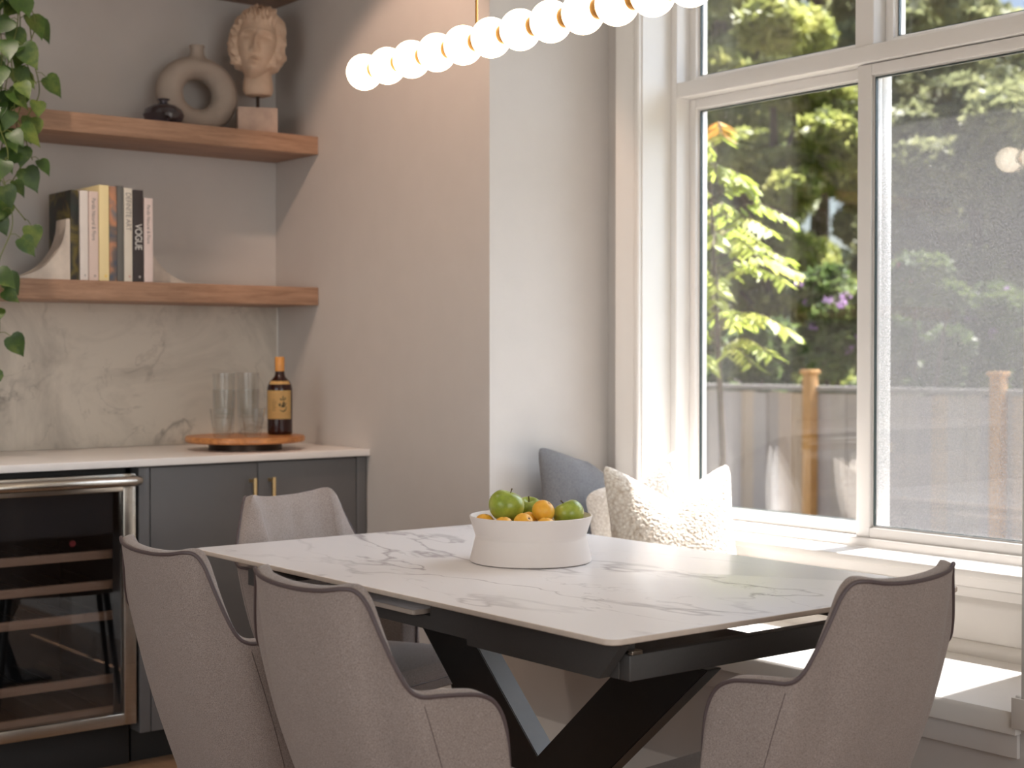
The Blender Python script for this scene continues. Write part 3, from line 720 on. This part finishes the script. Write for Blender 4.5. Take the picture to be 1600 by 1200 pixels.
# strands: (x at the shelf front, y, lowest z, leaf step)
strands0 = [(1.655, 4.440, 1.62, .062), (1.700, 4.455, 1.78, .060), (1.610, 4.425, 1.42, .066), (1.575, 4.44, 1.17, .068), (1.635, 4.40, 1.86, .052), (1.59, 4.38, 1.72, .055), (1.545, 4.42, 1.35, .06), (1.50, 4.43, 1.5, .07), (1.675, 4.41, 2.02, .05), (1.45, 4.44, 1.7, .07), (1.62, 4.46, 1.55, .075)]
strands = [(a-.03, b_, c, d*1.15) for a, b_, c, d in strands0]
for si, (sx, sy, zb, step) in enumerate(strands):
    pts = [(1.50+rnd.uniform(-.03, .03), 4.60, 2.645), ((1.5+sx)/2, 4.53, 2.69), (sx-.01, 4.455, 2.62), (sx, sy, 2.50)]
    z = 2.50
    while z > zb+.06:
        z -= .10; pts.append((sx+rnd.uniform(-.025, .025), sy+rnd.uniform(-.02, .015), max(z, zb)))
    cp = catmull(pts, 8); cp = [p-L0 for p in cp]
    tube(stb, cp, .0017, 6)
    acc = 0; side = 1
    for i in range(24, len(cp)-1):
        acc += (cp[i+1]-cp[i]).length
        if acc > step or i == len(cp)-2:
            acc = 0; side = -side
            dv = Vector((side*rnd.uniform(.15, 1.0), rnd.uniform(-.9, .0), rnd.uniform(-.9, .35))).normalized()
            pet = cp[i]+dv*rnd.uniform(.018, .035); tube(stb, [cp[i], (cp[i]+pet)/2+Vector((0, 0, .006)), pet], .0012, 5)
            ld = Vector((dv.x*.6+rnd.uniform(-.3, .3), dv.y*.5, -rnd.uniform(.35, 1.1)))
            lbm = B(); heart_leaf(lbm, pet, ld, Vector((rnd.uniform(-.5, .2), -1, rnd.uniform(.1, .9))), rnd.uniform(.048, .080))
            if leaves < 99:
                obj('leaf', lbm, M['pothos'], pl); leaves += 1
            else: lbm.free()
obj('vines', stb, M['vine'], pl)

# ------------------------------------------------------------------ pendant light
PX = 1.978
pend = thing('pendant_light', 'linear pendant of glowing opal glass globes with gold rings above the table', 'lamp', (PX, 2.40, 1.90))
gb = B(); lathe(gb, [(.0435*sin(pi*k/24), -.0435*cos(pi*k/24)) for k in range(25)], 40); gb.transform(Matrix.Rotation(pi/2, 4, 'X'))
bmesh.ops.remove_doubles(gb, verts=gb.verts[:], dist=1e-5)
gme = mesh_of('globe', gb, M['globe'])
rb = B(); lathe(rb, [(.0, -.009), (.019, -.009), (.021, -.007), (.021, .007), (.019, .009), (0, .009)], 32); rb.transform(Matrix.Rotation(pi/2, 4, 'X')); rme = mesh_of('ring', rb, M['gold'])
NG = 15; ys = [3.098-.1005*k for k in range(NG)]
for k, y in enumerate(ys):
    o = bpy.data.objects.new('globe', gme); C.objects.link(o); o.parent = pend; o.location = (0, y-2.40, 0)
    if k < NG-1:
        o = bpy.data.objects.new('ring', rme); C.objects.link(o); o.parent = pend; o.location = (0, y-.0503-2.40, 0)
bm = B(); tube(bm, [(0, 2.95-2.4, .03), (0, 2.95-2.4, .85)], .0025, 8) if False else None
for yy in (2.144, 2.647):
    tube(bm, [(0, yy-2.4, .005), (0, yy-2.4, H-1.90)], .003, 8)
obj('suspension_rod', bm, M['gold'], pend)
bm = B(); bx(bm, -.04, .04, 2.07-2.4, 2.72-2.4, H-1.90-.025, H-1.90, .003); obj('ceiling_canopy', bm, M['gold'], pend)
for (x, y, l_) in ((1.95, 3.60, 'recessed ceiling downlight in front of the shelves'), (1.25, 3.85, 'added ceiling spot ring above the wine fridge, unseen source brightening the worktop')):  # second ring only houses the added worktop spot
    c_ = thing('ceiling_light', l_, 'lamp', (x, y, H-.02)); bm = B(); lathe(bm, [(.045, .012), (.055, .0), (.062, .004), (.062, .0195), (.045, .0195)], 40); obj('bezel', bm, M['ceiling'], c_)

# ------------------------------------------------------------------ dining table
TX0, TX1, TY0, TY1, TZ = 1.627, 2.560, 1.815, 3.31, .76
TCX, TCY = (TX0+TX1)/2, (TY0+TY1)/2
tab = thing('dining_table', 'extending dining table with white veined stone top and black crossed legs', 'table', (TCX, TCY, 0))
def rrect(x0, x1, y0, y1, r, n=6):
    pts = []
    for cx_, cy_, a0 in ((x1-r, y1-r, 0), (x0+r, y1-r, 90), (x0+r, y0+r, 180), (x1-r, y0+r, 270)):
        for k in range(n+1):
            a = R(a0+90*k/n); pts.append((cx_+r*cos(a), cy_+r*sin(a)))
    return pts
def slab(x0, x1, y0, y1, z0, z1, r):
    bm = B(); pts = rrect(x0-TCX, x1-TCX, y0-TCY, y1-TCY, r)
    lv = [(z0, .0015), (z0+.0015, 0), (z1-.002, 0), (z1-.0006, .0007), (z1, .002)]
    rings = []
    for z, ins in lv:
        rings.append([bm.verts.new((p[0]*(1-ins/abs((x1-x0)/2)), p[1]*(1-ins/abs((y1-y0)/2)), z)) for p in pts])
    n = len(pts)
    for a, b_ in zip(rings, rings[1:]):
        for i in range(n): f = bm.faces.new((a[i], a[(i+1) % n], b_[(i+1) % n], b_[i])); f.material_index = 1
    f = bm.faces.new(rings[0][::-1]); f.material_index = 1; bm.faces.new(rings[-1]); return bm
o = obj('tabletop', slab(TX0, TX1, TY0, TY1, TZ-.010, TZ, .022), [M['table'], M['tableedge']], tab)
bmx = slab(1.668, 2.532, 2.44, 2.92, .7125, .7225, .006); obj('extension_leaf', bmx, [M['table'], M['tableedge']], tab, label='stone extension leaf stowed under the top')
def tb_box(name, a, mat, bev=.002, par=tab, bm=None, link=True):
    bm = bm or B(); bx(bm, a[0]-TCX, a[1]-TCX, a[2]-TCY, a[3]-TCY, a[4], a[5], bev)
    return obj(name, bm, mat, par) if link else bm
FX0, FX1, FY0, FY1 = 1.695, 2.507, 1.868, 3.16
# long side rails with mitred ends
for x0, x1 in ((FX0, FX0+.022), (FX1-.022, FX1)):
    bm = B(); prism(bm, [(FY0-TCY, .735), (FY0+.055-TCY, .672), (2.3-TCY, .672), (2.3-TCY, .684), (FY1-TCY, .684), (FY1-TCY, .722), (2.94-TCY, .722), (2.94-TCY, .711), (2.42-TCY, .711), (2.42-TCY, .735)], 'X', x0-TCX, x1-TCX, 0)
    obj('side_rail', bm, M['black_metal'], tab, smooth=False)
# end rail: a deep box set below the top with a slot above it
bm = B(); tb_box('', (FX0+.024, FX1-.024, FY0+.004, FY0+.03, .672, .716), None, .0015, bm=bm, link=False)
tb_box('', (FX0+.0225, FX0+.060, FY0+.03, FY0+.10, .672, .742), None, .001, bm=bm, link=False); tb_box('', (FX1-.060, FX1-.0225, FY0+.03, FY0+.10, .672, .742), None, .001, bm=bm, link=False)
obj('end_rail', bm, M['black_metal'], tab)
tb_box('end_rail', (FX0+.0225, FX1-.0225, FY1-.12, FY1-.002, .684, .720), M['black_metal'])
bm = B(); tb_box('', (1.735, 1.775, 1.93, 3.06, .728, .7495), None, .001, bm=bm, link=False); tb_box('', (2.425, 2.465, 1.93, 3.06, .728, .7495), None, .001, bm=bm, link=False)
obj('slide_runner', bm, M['black_metal'], tab)
bm = B(); tb_box('', (FX0+.026, FX0+.05, FY0+.0, FY0+.02, .7165, .7235), None, .0008, bm=bm, link=False); obj('slide_bracket', bm, M['steel'], tab, label='small bright metal slide bracket at the near corner')
bm = B(); tb_box('', (1.9, 2.3, 2.12, 2.95, .640, .650), None, .002, bm=bm, link=False); tb_box('', (FX0+.0225, FX1-.0225, 2.78, 2.86, .650, .684), None, .002, bm=bm, link=False); tb_box('', (2.26, FX1-.0225, 2.30, 2.36, .650, .684), None, .002, bm=bm, link=False); obj('mounting_plate', bm, M['black_metal'], tab)
# crossed slab legs, each a bar sloping in Y
def leg(ytop, ybot, xw0, xw1, wtop, wbot, edge=False):
    bm = B(); prism(bm, [(ytop-wtop/2-TCY, .6395), (ytop+wtop/2-TCY, .6395), (ybot+wbot/2-TCY, .003), (ybot-wbot/2-TCY, .003)], 'X', xw0-TCX, xw1-TCX, .002)
    bm.normal_update()
    for f in bm.faces:
        if edge and abs(f.normal.x) < .5 and abs(f.normal.y) > .3: f.material_index = 1  # sloping sides take the painted glare colour
    return obj('leg', bm, [M['black_leg'], M['leg_glare']], tab)
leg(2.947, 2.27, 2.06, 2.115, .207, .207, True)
leg(2.07, 2.78, 2.000, 2.040, .205, .205)
for yy in (2.27, 2.78): tb_box('foot_plate', (1.90, 2.15, yy-.10, yy+.10, 0, .010), M['black_metal'])

# ------------------------------------------------------------------ fruit bowl
BCX, BCY = 2.122, 2.638
bm = B(); lathe(bm, [(0, .0), (.134, .0), (.1385, .002), (.139, .006), (.128, .052), (.1265, .057), (.128, .062), (.1400, .099), (.1405, .102), (.1380, .103), (.1355, .099), (.1235, .060), (.1215, .030), (.115, .012), (0, .010)], 96)
bmesh.ops.scale(bm, vec=(.978, .978, 1), verts=bm.verts[:])
o = obj('fruit_bowl', bm, M['ceramic'], loc=(BCX, BCY, TZ+.0005)); tag(o, 'white waisted ceramic bowl full of fruit on the stone table', 'bowl')
def apple(x, y, z, r, tilt, label):
    bm = B(); prof = []
    for k in range(33):
        a = pi*k/32; rr_ = r*(1+.05*cos(a*2)*0)*sin(a)**.92; zz = -r*.90*cos(a)
        rr_ *= 1+.06*(-cos(a)*1)          # broader shoulders
        if k > 25: zz -= r*.33*((k-25)/7)**2*math.exp(-((rr_/r)**2)*2)
        if k < 4: zz += r*.18*((4-k)/4)**2
        prof.append((max(rr_, 0) if 0 < k < 32 else 0, zz))
    lathe(bm, prof, 40)
    for v in bm.verts:
        a = math.atan2(v.co.y, v.co.x); k = 1+.025*cos(5*a)*max(0, -v.co.z/r)+.015*noise.noise(v.co*30+Vector((x*9, y*9, 0)))
        v.co.x *= k; v.co.y *= k
    o = obj('apple', bm, M['apple'], loc=(x, y, z)); o.rotation_euler = tilt; tag(o, label, 'apple', 'green apples in the bowl')
    s = B(); tube(s, [(0, 0, r*.5), (.001, 0, r*.8), (.003, .001, r*1.02)], [.0012, .0012, .0018], 6); obj('stem', s, M['stem'], o)
def orange(x, y, z, r, label, tilt=(0, 0, 0)):
    bm = B(); prof = [(r*sin(pi*k/28) if 0 < k < 28 else 0, -r*.93*cos(pi*k/28)-(.12*r*math.exp(-((28-k)/1.6)**2))) for k in range(29)]
    lathe(bm, prof, 36)
    o = obj('mandarin', bm, M['orange'], loc=(x, y, z)); o.rotation_euler = tilt; tag(o, label, 'mandarin', 'mandarins in the bowl')
    s = B(); lathe(s, [(0, -.001), (.0022, 0), (.0026, .001), (0, .0016)], 8); s.transform(Matrix.Translation((0, 0, r*.82))); obj('stem_button', s, M['stem'], o)
apple(2.0726, 2.6640, 0.8839, .0400, (R(14), R(10), .3), 'large green apple on top of the bowl at its left')
apple(2.1619, 2.6957, 0.8657, .0340, (0, R(-20), 1), 'green apple at the back of the bowl, mostly hidden between its neighbours')
apple(2.1889, 2.5856, 0.8643, .0350, (R(-8), R(24), 2), 'green apple at the right side of the bowl')
orange(2.1218, 2.5937, 0.8751, .0256, 'round mandarin resting on top in the middle of the bowl', (.5, .4, 0))
orange(2.0285, 2.6859, 0.8466, .0225, 'mandarin at the far left edge of the bowl under the large apple', (.2, .1, 0))
orange(2.0252, 2.6122, 0.8476, .0215, 'small mandarin at the front of the bowl, right below the large apple')
orange(2.0499, 2.5738, 0.8549, .0225, 'mandarin at the front centre of the bowl', (.9, .3, 0))
orange(2.0913, 2.5477, 0.8460, .0225, 'mandarin at the front of the bowl below the top one')
orange(2.1067, 2.6246, 0.8520, .0205, 'mandarin behind the front centre one, just peeking out', (.3, .9, 0))
for k_, (dx, dy, r_) in enumerate(((-.055, .03, .028), (.01, .075, .028), (.065, .02, .028), (.0, .0, .027), (-.045, -.05, .026), (.045, -.055, .026))):
    orange(BCX+dx, BCY+dy, TZ+.0125+r_*.93, r_, 'mandarin in the lower layer of the bowl, hidden under the others')

# ------------------------------------------------------------------ dining chairs
def make_chair(label):
    t = thing('dining_chair', label, 'chair', (0, 0, 0), 0, 'grey upholstered dining chairs round the table')
    E = [(0, 0, .850), (.05, .001, .851), (.10, .006, .855), (.138, .018, .861), (.158, .030, .858), (.175, .040, .838), (.195, .050, .795), (.216, .062, .750), (.232, .076, .716), (.241, .094, .703), (.246, .125, .701), (.249, .165, .698), (.250, .200, .692), (.250, .228, .675), (.250, .246, .640), (.249, .254, .585), (.247, .258, .51), (.243, .260, .42)]
    Bt = [(0, .118), (.045, .118), (.085, .120), (.118, .126), (.134, .134), (.148, .142), (.165, .152), (.182, .165), (.198, .182), (.210, .198), (.218, .212), (.224, .224), (.228, .234), (.231, .243), (.234, .250), (.236, .254), (.238, .257), (.239, .258)]
    I = [(0, 1), (-.05, 1), (-.15, 1), (-.4, .95), (-.55, .85), (-.65, .8), (-.75, .66), (-.85, .5), (-.93, .35), (-.98, .2), (-1, .08), (-1, 0), (-1, -.02), (-1, -.05), (-1, -.08), (-1, -.1), (-1, -.1), (-1, -.1)]
    n = 7
    e = catmull(E, n); b_ = catmull([(x, y, .40) for x, y in Bt], n); inn = catmull([(x, y, 0) for x, y in I], n)
    cols = [(e[i], b_[i], inn[i].normalized()) for i in range(len(e))]
    left = [(Vector((-a.x, a.y, a.z)), Vector((-c.x, c.y, c.z)), Vector((-d.x, d.y, d.z))) for a, c, d in cols[1:]][::-1]
    cols = left+cols
    outer = []; inner = []; top = []
    NR = 22
    for a, c, d in cols:
        th = .040
        O = []
        for k in range(NR+1):
            s_ = k/NR; p = c.lerp(a, s_); p = p - d*(.016*sin(pi*s_)**1.0) ; O.append(p)
        ea = a.copy()
        inn_col = []
        for k in range(NR+1):
            s_ = 1-k/NR; p = c.lerp(a, s_)+d*(th*(.8+.35*sin(pi*s_))); inn_col.append(p)
        crest = [a+d*(th*q_)+Vector((0, 0, .0075*sin(pi*q_))) for q_ in (.15, .35, .55)]
        outer.append(O+[crest[0]]); inner.append([crest[0], crest[1], crest[2]]+inn_col[1:]); top.append(a)
    def lum(col):
        return col
    bm = B(); grid(bm, outer); sh = obj('shell_back', bm, M['fabric'], t)
    bm = B(); P = []
    for ci, col in enumerate(inner):
        row = []
        for ki, p in enumerate(col):
            x = p.x; wr = 0
            if abs(x) < .15 and p.z > .60: wr = .004*math.sin(x*60+p.z*6)*math.exp(-((p.z-.80)/.05)**2)*math.exp(-((x+.01)/.05)**2)
            row.append(p+Vector((0, wr, 0)))
        P.append(row)
    grid(bm, P); bmesh.ops.holes_fill(bm, edges=[], sides=4) if False else None
    obj('padded_inside', bm, M['fabric'], t)
    # piping follows the outer edge
    bm = B(); tube(bm, [p+Vector((0, 0, .0015)) for p in top], .0036, 8); obj('piping', bm, M['piping'], t, label='dark cord piping along the shell edge')
    for s_ in (1, -1):     # vertical seam where arm meets back
        i0 = 9*n+len(left)if s_ == 1 else len(left)-9*n
        col = outer[i0]; bm = B(); tube(bm, [p for p in col[1:-2]], .0006, 5); obj('seam', bm, M['piping'], t)
    # shell underside
    bm = B(); pts = [(c.x, c.y) for a, c, d in cols]
    prism(bm, pts, 'Z', .385, .405, 0); obj('shell_base', bm, M['fabric'], t, smooth=False)
    # seat cushion: rounded tapered slab
    bm = B(); P = []
    outl = []
    for cx_, cy_, a0, r_ in ((.19, .50-.05, 0, .05), (-.19, .50-.05, 90, .05), (-.155, .19, 180, .03), (.155, .19, 270, .03)):
        for k in range(9):
            a = R(a0+90*k/8); outl.append((cx_+r_*cos(a), cy_+r_*sin(a)))
    cxx, cyy = 0, .33
    for z, f in ((.405, .0), (.405, .93), (.410, .975), (.425, 1), (.445, 1.005), (.460, .99), (.470, .955), (.476, .86), (.480, .6), (.482, .3), (.482, 0)):
        P.append([(cxx+(x-cxx)*f, cyy+(y-cyy)*f, z) for x, y in outl])
    grid(bm, [list(r) for r in zip(*P)], True, False); bmesh.ops.remove_doubles(bm, verts=bm.verts[:], dist=1e-5)
    st = obj('seat', bm, M['fabric'], t)
    bm = B(); tube(bm, [(cxx+(x-cxx)*1.004, cyy+(y-cyy)*1.004, .432) for x, y in outl], .0012, 5, closed=True); obj('seam', bm, M['piping'], st)
    for sx in (-1, 1):
        for yy, y2 in ((.45, .49), (.17, .11)):
            bm = B(); tube(bm, [(sx*.16, yy, .406), (sx*.205, y2, .002)], [.012, .008], 12); obj('leg', bm, M['black_leg'], t)
    return t
ch = make_chair('grey fabric dining chair at the near right end of the table, back to us')
ch.location = (2.055, 1.535, 0); ch.rotation_euler.z = R(7)
dup(ch, (1.205, 2.118, 0), R(-90), 'grey fabric dining chair, nearer of the two on the left long side of the table')
dup(ch, (1.205, 2.660, 0), R(-90), 'grey fabric dining chair, leftmost, in front of the wine fridge')
dup(ch, (1.955, 3.475, 0), R(197), 'grey fabric dining chair facing us at the far table end by the cabinet')

# ------------------------------------------------------------------ cushions
def pillow(name, w_, h, th, chop, mat, loc, lean, roll, yaw, label, cat, fuzz=0, n=90, fs=60, chopw=.10, droop=0):
    bm = B(); P = []
    def pt(u, v, s):
        x = w_*u*(1-.09*(1-v*v)); z = h*v*(1-.04*(1-u*u))
        t = th*((1-abs(u)**2.4)*(1-abs(v)**2.4))**.62
        top = max(0, (v+1)/2)
        z -= chop*max(0, math.sqrt((1-abs(u))**2+.004)-.06)**1.05*top**2.0
        z -= abs(droop)*max(0, -u if droop > 0 else u)**1.3*top**2
        if chop: t *= 1-.35*math.exp(-(x/.05)**2)*top**3
        y = s*t; rc = 1-.07*abs(u*v)**7; x *= rc; z *= rc
        p = Vector((x, y, z))
        if fuzz:
            q = p*fs
            d = noise.noise(q)*.6+noise.noise(q*2.1)*.4
            p += Vector((0, s, 0))*fuzz*d+Vector((noise.noise(q+Vector((9, 3, 1))), 0, noise.noise(q+Vector((2, 7, 5)))))*fuzz*.6
        return p
    def mp(k): 
        q = -1+2*k/n; return math.sin(q*pi/2)*.45+q*.55
    for s in (-1, 1):
        grid(bm, [[pt(mp(i), mp(j), s) for j in range(n+1)] for i in range(n+1)])
    bmesh.ops.remove_doubles(bm, verts=bm.verts[:], dist=.0012 if fuzz else .0004)
    o = obj(name, bm, mat, loc=loc); o.rotation_mode = 'YXZ'; o.rotation_euler = (R(-lean), R(roll), R(yaw))
    tag(o, label, cat, 'cushions piled in the window bench corner'); return o
pillow('cushion', .195, .225, .052, .045, M['graycush'], (2.985, 3.435, .730), 8, 2, 4, 'charcoal grey smooth cushion leaning on the wall at the back left', 'cushion', droop=-.20)
pillow('cushion', .150, .212, .050, .10, M['fluffy'], (3.030, 3.270, .728), 7, -5, -35, 'white fluffy cushion in the middle, leaning between grey cushion and window', 'cushion', .0018, 150, 150, .12, .12)
pillow('cushion', .190, .222, .070, .11, M['boucle'], (2.925, 3.010, .716), 22, 0, -30, 'cream boucle cushion in front, its lower half in shade', 'cushion', .0024, 230, 170, .12)

# ------------------------------------------------------------------ garden
GZ = -.62
bm = B(); bx(bm, 3.6, 40, -12, 40, GZ-.3, GZ); o = struct('floor_garden', bm, M['grass'])
bm = B(); bx(bm, 3.42, 3.6, -2.7, 5.0, GZ-.3, -.1); struct('wall_foundation', bm, M['siding'])
FXX = 9.5
fn = thing('garden_fence', 'weathered grey cedar board fence across the garden', 'fence', (FXX, 8, GZ))
bm = B(); y = -6.0; k = 0
rf = random.Random(5)
while y < 8.0:
    wd = .139; o_ = .006 if k % 2 else 0; bx(bm, .02+o_, .04+o_, y+.002, y+wd-.002, .03, .98-GZ-.06+rf.uniform(-.012, .006)); y += wd; k += 1
obj('boards', bm, M['fence'], fn, smooth=False)
bm = B(); bx(bm, -.02, .09, -6, 8, .98-GZ-.05, .98-GZ-.01); bx(bm, .045, .085, -6, 8, .4, .49); obj('cap_rail', bm, M['fencecap'], fn)
for py in (1.99, -1.72):
    pass
for k, yy in enumerate((-5.09, -3.34, -1.59, .16, 1.91, 3.66, 5.41, 7.16)):
    bm = B(); bx(bm, -.085, .005, yy-.045, yy+.045, 0, 1.10-GZ-.03, .004); bx(bm, -.10, .02, yy-.06, yy+.06, 1.10-GZ-.03, 1.10-GZ, .004)
    obj('post', bm, M['cedar'], fn, label='golden brown cedar post')

def cloud(centres, n, size, rs, flat=.6, droop=0):
    """leaf blades scattered through ellipsoid clumps"""
    vs = np.zeros((n*4, 3)); 
    cs = np.array([c[:3] for c in centres]); rad = np.array([c[3:6] for c in centres]); wt = (rad[:, 0]*rad[:, 1]*rad[:, 2])**.67; wt /= wt.sum()
    idx = rs.choice(len(cs), n, p=wt)
    d = rs.normal(size=(n, 3)); d /= np.linalg.norm(d, axis=1)[:, None]
    r = rs.uniform(.25, 1, n)**.45
    p = cs[idx]+rad[idx]*d*r[:, None]
    a = rs.normal(size=(n, 3)); a[:, 2] = a[:, 2]*flat-droop; a /= np.linalg.norm(a, axis=1)[:, None]
    b = rs.normal(size=(n, 3)); b -= a*(a*b).sum(1)[:, None]; b /= np.linalg.norm(b, axis=1)[:, None]
    s = size*rs.uniform(.6, 1.4, n)[:, None]
    vs[0::4] = p-a*s; vs[1::4] = p-b*s*.42; vs[2::4] = p+a*s; vs[3::4] = p+b*s*.42
    return vs
def blades(name, vs, mat, par, kind=None):
    n = len(vs)//4; me = bpy.data.meshes.new(name); me.vertices.add(n*4); me.loops.add(n*4); me.polygons.add(n)
    me.vertices.foreach_set('co', vs.astype(np.float32).ravel()); me.loops.foreach_set('vertex_index', np.arange(n*4, dtype=np.int32))
    me.polygons.foreach_set('loop_start', np.arange(0, n*4, 4, dtype=np.int32)); me.update(); me.materials.append(mat)
    return obj(name, me, mat, par)
def tree(x, y, h, w_, mat, n, size, seed, label, kind='round', z0=None, cat='tree', name='garden_tree', lo=.25):
    rs = np.random.RandomState(seed); z0 = GZ if z0 is None else z0
    t = thing(name, label, cat, (x, y, z0), 0, 'trees beyond the garden fence')
    cen = []
    if kind == 'conifer':
        for k in range(26):
            f = k/25; zz = h*(lo+(1-lo)*f); rr_ = w_*(1-f)**.75+.15
            for j in range(3):
                a = rs.uniform(0, 2*pi); q_ = rr_*rs.uniform(.3, .75); cen.append((q_*cos(a), q_*sin(a), zz, rr_*.5, rr_*.5, h*.035))
    else:
        for k in range(34):
            a = rs.uniform(0, 2*pi); q_ = w_*.72*rs.uniform(0, 1)**.5; zz = h*rs.uniform(lo, .92); sh = 1-.5*abs(zz/h-.6)
            r_ = w_*rs.uniform(.22, .36); cen.append((q_*cos(a)*sh, q_*sin(a)*sh, zz, r_, r_, r_*.7))
    blades('foliage', cloud(cen, n, size, rs, .7, .5 if kind == 'conifer' else .1), mat, t)
    bm = B(); tube(bm, [(0, 0, 0), (.03*w_, 0, h*.4), (0, .02*w_, h*.8)], [h*.022, h*.016, h*.006], 8)
    for k in range(7):
        c_ = cen[int(rs.randint(len(cen)))]; tube(bm, [(0, 0, c_[2]*.7), (c_[0]*.5, c_[1]*.5, c_[2]*.88), (c_[0], c_[1], c_[2])], [h*.009, h*.006, h*.003], 6)
    obj('trunk', bm, M['bark'], t); return t
def at(px, d):     # ground point seen at photo column px, at distance X = d
    th = CAM_A+math.atan((px-800)/FPX); return d, d/math.tan(th)
far = [(13.5, 6.6, 5.6, 1.30, 'lf_mid', 'round', 'sunlit green tree nearest behind the fence at the right frame edge'),
       (13.5, 9.4, 5.0, 1.32, 'lf_dark', 'round', 'dark leafy tree nearest behind the fence in the right pane'),
       (13.5, 12.2, 6.2, 1.35, 'lf_mid', 'round', 'sunlit yellow-green tree nearest behind the fence, left of the meeting stiles'),
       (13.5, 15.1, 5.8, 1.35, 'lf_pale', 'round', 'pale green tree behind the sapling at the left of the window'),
       (17.3, 8.6, 7.6, 1.65, 'lf_mid', 'conifer', 'green conifer in the second row at the right'),
       (17.3, 12.2, 7.4, 1.70, 'lf_dark', 'conifer', 'dark conifer in the second row behind the right pane'),
       (17.3, 15.9, 8.6, 1.70, 'lf_mid', 'round', 'light green tree in the second row behind the left pane'),
       (17.3, 19.6, 8.6, 1.70, 'lf_dark', 'conifer', 'dark conifer in the second row at the window jamb'),
       (21.8, 11.5, 9.0, 2.10, 'lf_dark', 'round', 'dark broad tree in the third row at the right'),
       (21.8, 16.0, 8.2, 2.10, 'lf_dark', 'round', 'dark broad tree in the third row behind the meeting stiles'),
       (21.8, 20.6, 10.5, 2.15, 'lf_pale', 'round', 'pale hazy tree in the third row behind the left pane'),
       (27.0, 15.0, 14, 2.72, 'lf_dark', 'round', 'tall dark tree farthest back at the right'),
       (27.0, 20.6, 14, 2.72, 'lf_dark', 'round', 'tall dark tree farthest back behind the middle of the window'),
       (27.0, 26.2, 14, 2.72, 'lf_dark', 'round', 'tall dark tree farthest back at the left')]
far += [(33.0, 28.2, 16, 3.1, 'lf_dark', 'round', 'very tall dark tree in the last row left of the meeting stiles'), (33.0, 35.0, 16, 3.1, 'lf_mid', 'round', 'very tall light tree in the last row at the left edge')]
for i, (x, y, h, w_, m, kd, lb_) in enumerate(far):
    tree(x, y, h, w_, M[m], 22000 if x < 20 else 26000, .10 if x < 20 else .17, 20+i, lb_, kd, lo=.08)
def bush(px, d, h, w_, seed, label, flowers, nfl, n=9000):
    x, y = at(px, d); rs = np.random.RandomState(seed)
    t = thing('rhododendron', label, 'shrub', (x, y, GZ), 0, 'flowering shrubs behind the fence'); cen = []
    for k in range(26):
        a = rs.uniform(0, 2*pi); q_ = w_*.75*rs.uniform(0, 1)**.5; zz = h*rs.uniform(.15, .85); r_ = w_*rs.uniform(.25, .4); cen.append((q_*cos(a), q_*sin(a), zz, r_, r_, r_*.7))
    blades('foliage', cloud(cen, n, .07, rs, .6, 0), M['lf_rhodo'], t)
    # flower trusses as clusters near the crown's skin
    fl = []
    for k in range(nfl):
        c_ = cen[int(rs.randint(len(cen)))]; dd = rs.normal(size=3); dd[0] -= .8; dd /= np.linalg.norm(dd)
        fl.append((c_[0]+dd[0]*c_[3], c_[1]+dd[1]*c_[4], c_[2]+dd[2]*c_[5], .055, .055, .045))
    blades('blossoms', cloud(fl, nfl*26, .026, rs, 1, 0), M[flowers], t)
    bm = B()
    for k in range(6):
        c_ = cen[k]; tube(bm, [(c_[0]*.15, c_[1]*.15, 0), (c_[0]*.5, c_[1]*.5, c_[2]*.6), (c_[0], c_[1], c_[2])], [.03, .022, .01], 6)
    obj('stems', bm, M['bark'], t)
bush(1290, 10.6, 3.0, .55, 61, 'rhododendron with many purple blossoms behind the fence post', 'fl_purple', 46)
bush(1145, 10.6, 2.5, .55, 62, 'leafy rhododendron with few purple blossoms behind the left end of the fence', 'fl_purple', 8)
bush(1430, 10.6, 3.1, .50, 63, 'rhododendron with vivid pink blossoms behind the dusty right pane', 'fl_pink', 10)
bush(1560, 12.0, 2.8, .55, 64, 'rhododendron with scattered purple blossoms at the right behind the fence', 'fl_purple', 16)
bush(1225, 12.2, 2.5, .55, 65, 'leafy rhododendron with few blossoms, set back behind the fence in the left pane', 'fl_purple', 10)
# young yellow-green tree close to the window
sp = thing('sapling', 'young sunlit yellow-green tree with hanging leaflets in front of the fence', 'tree', (*at(1120, 6.2), GZ))
rs = np.random.RandomState(3); Lv = []; bm = B(); Ov = []
tube(bm, [(0, 0, 0), (.03, -.02, 1.3), (.0, .02, 2.3), (-.02, .05, 3.05)], [.025, .02, .012, .004], 8)
for k in range(46):
    z = 1.75+1.3*k/45; a = rs.uniform(0, 2*pi); ln = (.46-.13*abs(z-2.2))*(1 if z < 2.7 else .5)
    st = Vector((0, 0, z)); en = Vector((cos(a)*ln, sin(a)*ln, z+.05-.15*ln)); mid = st.lerp(en, .5)+Vector((0, 0, .08))
    cp = catmull([st, mid, en], 6); tube(bm, cp, .004, 5)
    side = Vector((-sin(a), cos(a), 0))
    for i in range(3, len(cp)):
        for sd in (-1, 1):
            L = .055*rs.uniform(.8, 1.25); d = (side*sd*.75+Vector((cos(a), sin(a), 0))*.4+Vector((0, 0, -.55+rs.uniform(-.2, .2)))).normalized()
            n_ = d.cross(Vector((rs.uniform(-.3, .3), rs.uniform(-.3, .3), 1))).normalized(); p = cp[i]
            (Ov if (z > 3.03) else Lv).extend([p, p+d*L-n_*L*.36, p+d*L*2.1, p+d*L+n_*L*.36])
obj('branches', bm, M['bark'], sp)
blades('leaflets', np.array([tuple(v) for v in Lv]), M['lf_yellow'], sp); blades('young_leaflets', np.array([tuple(v) for v in Ov]), M['lf_orange'], sp)
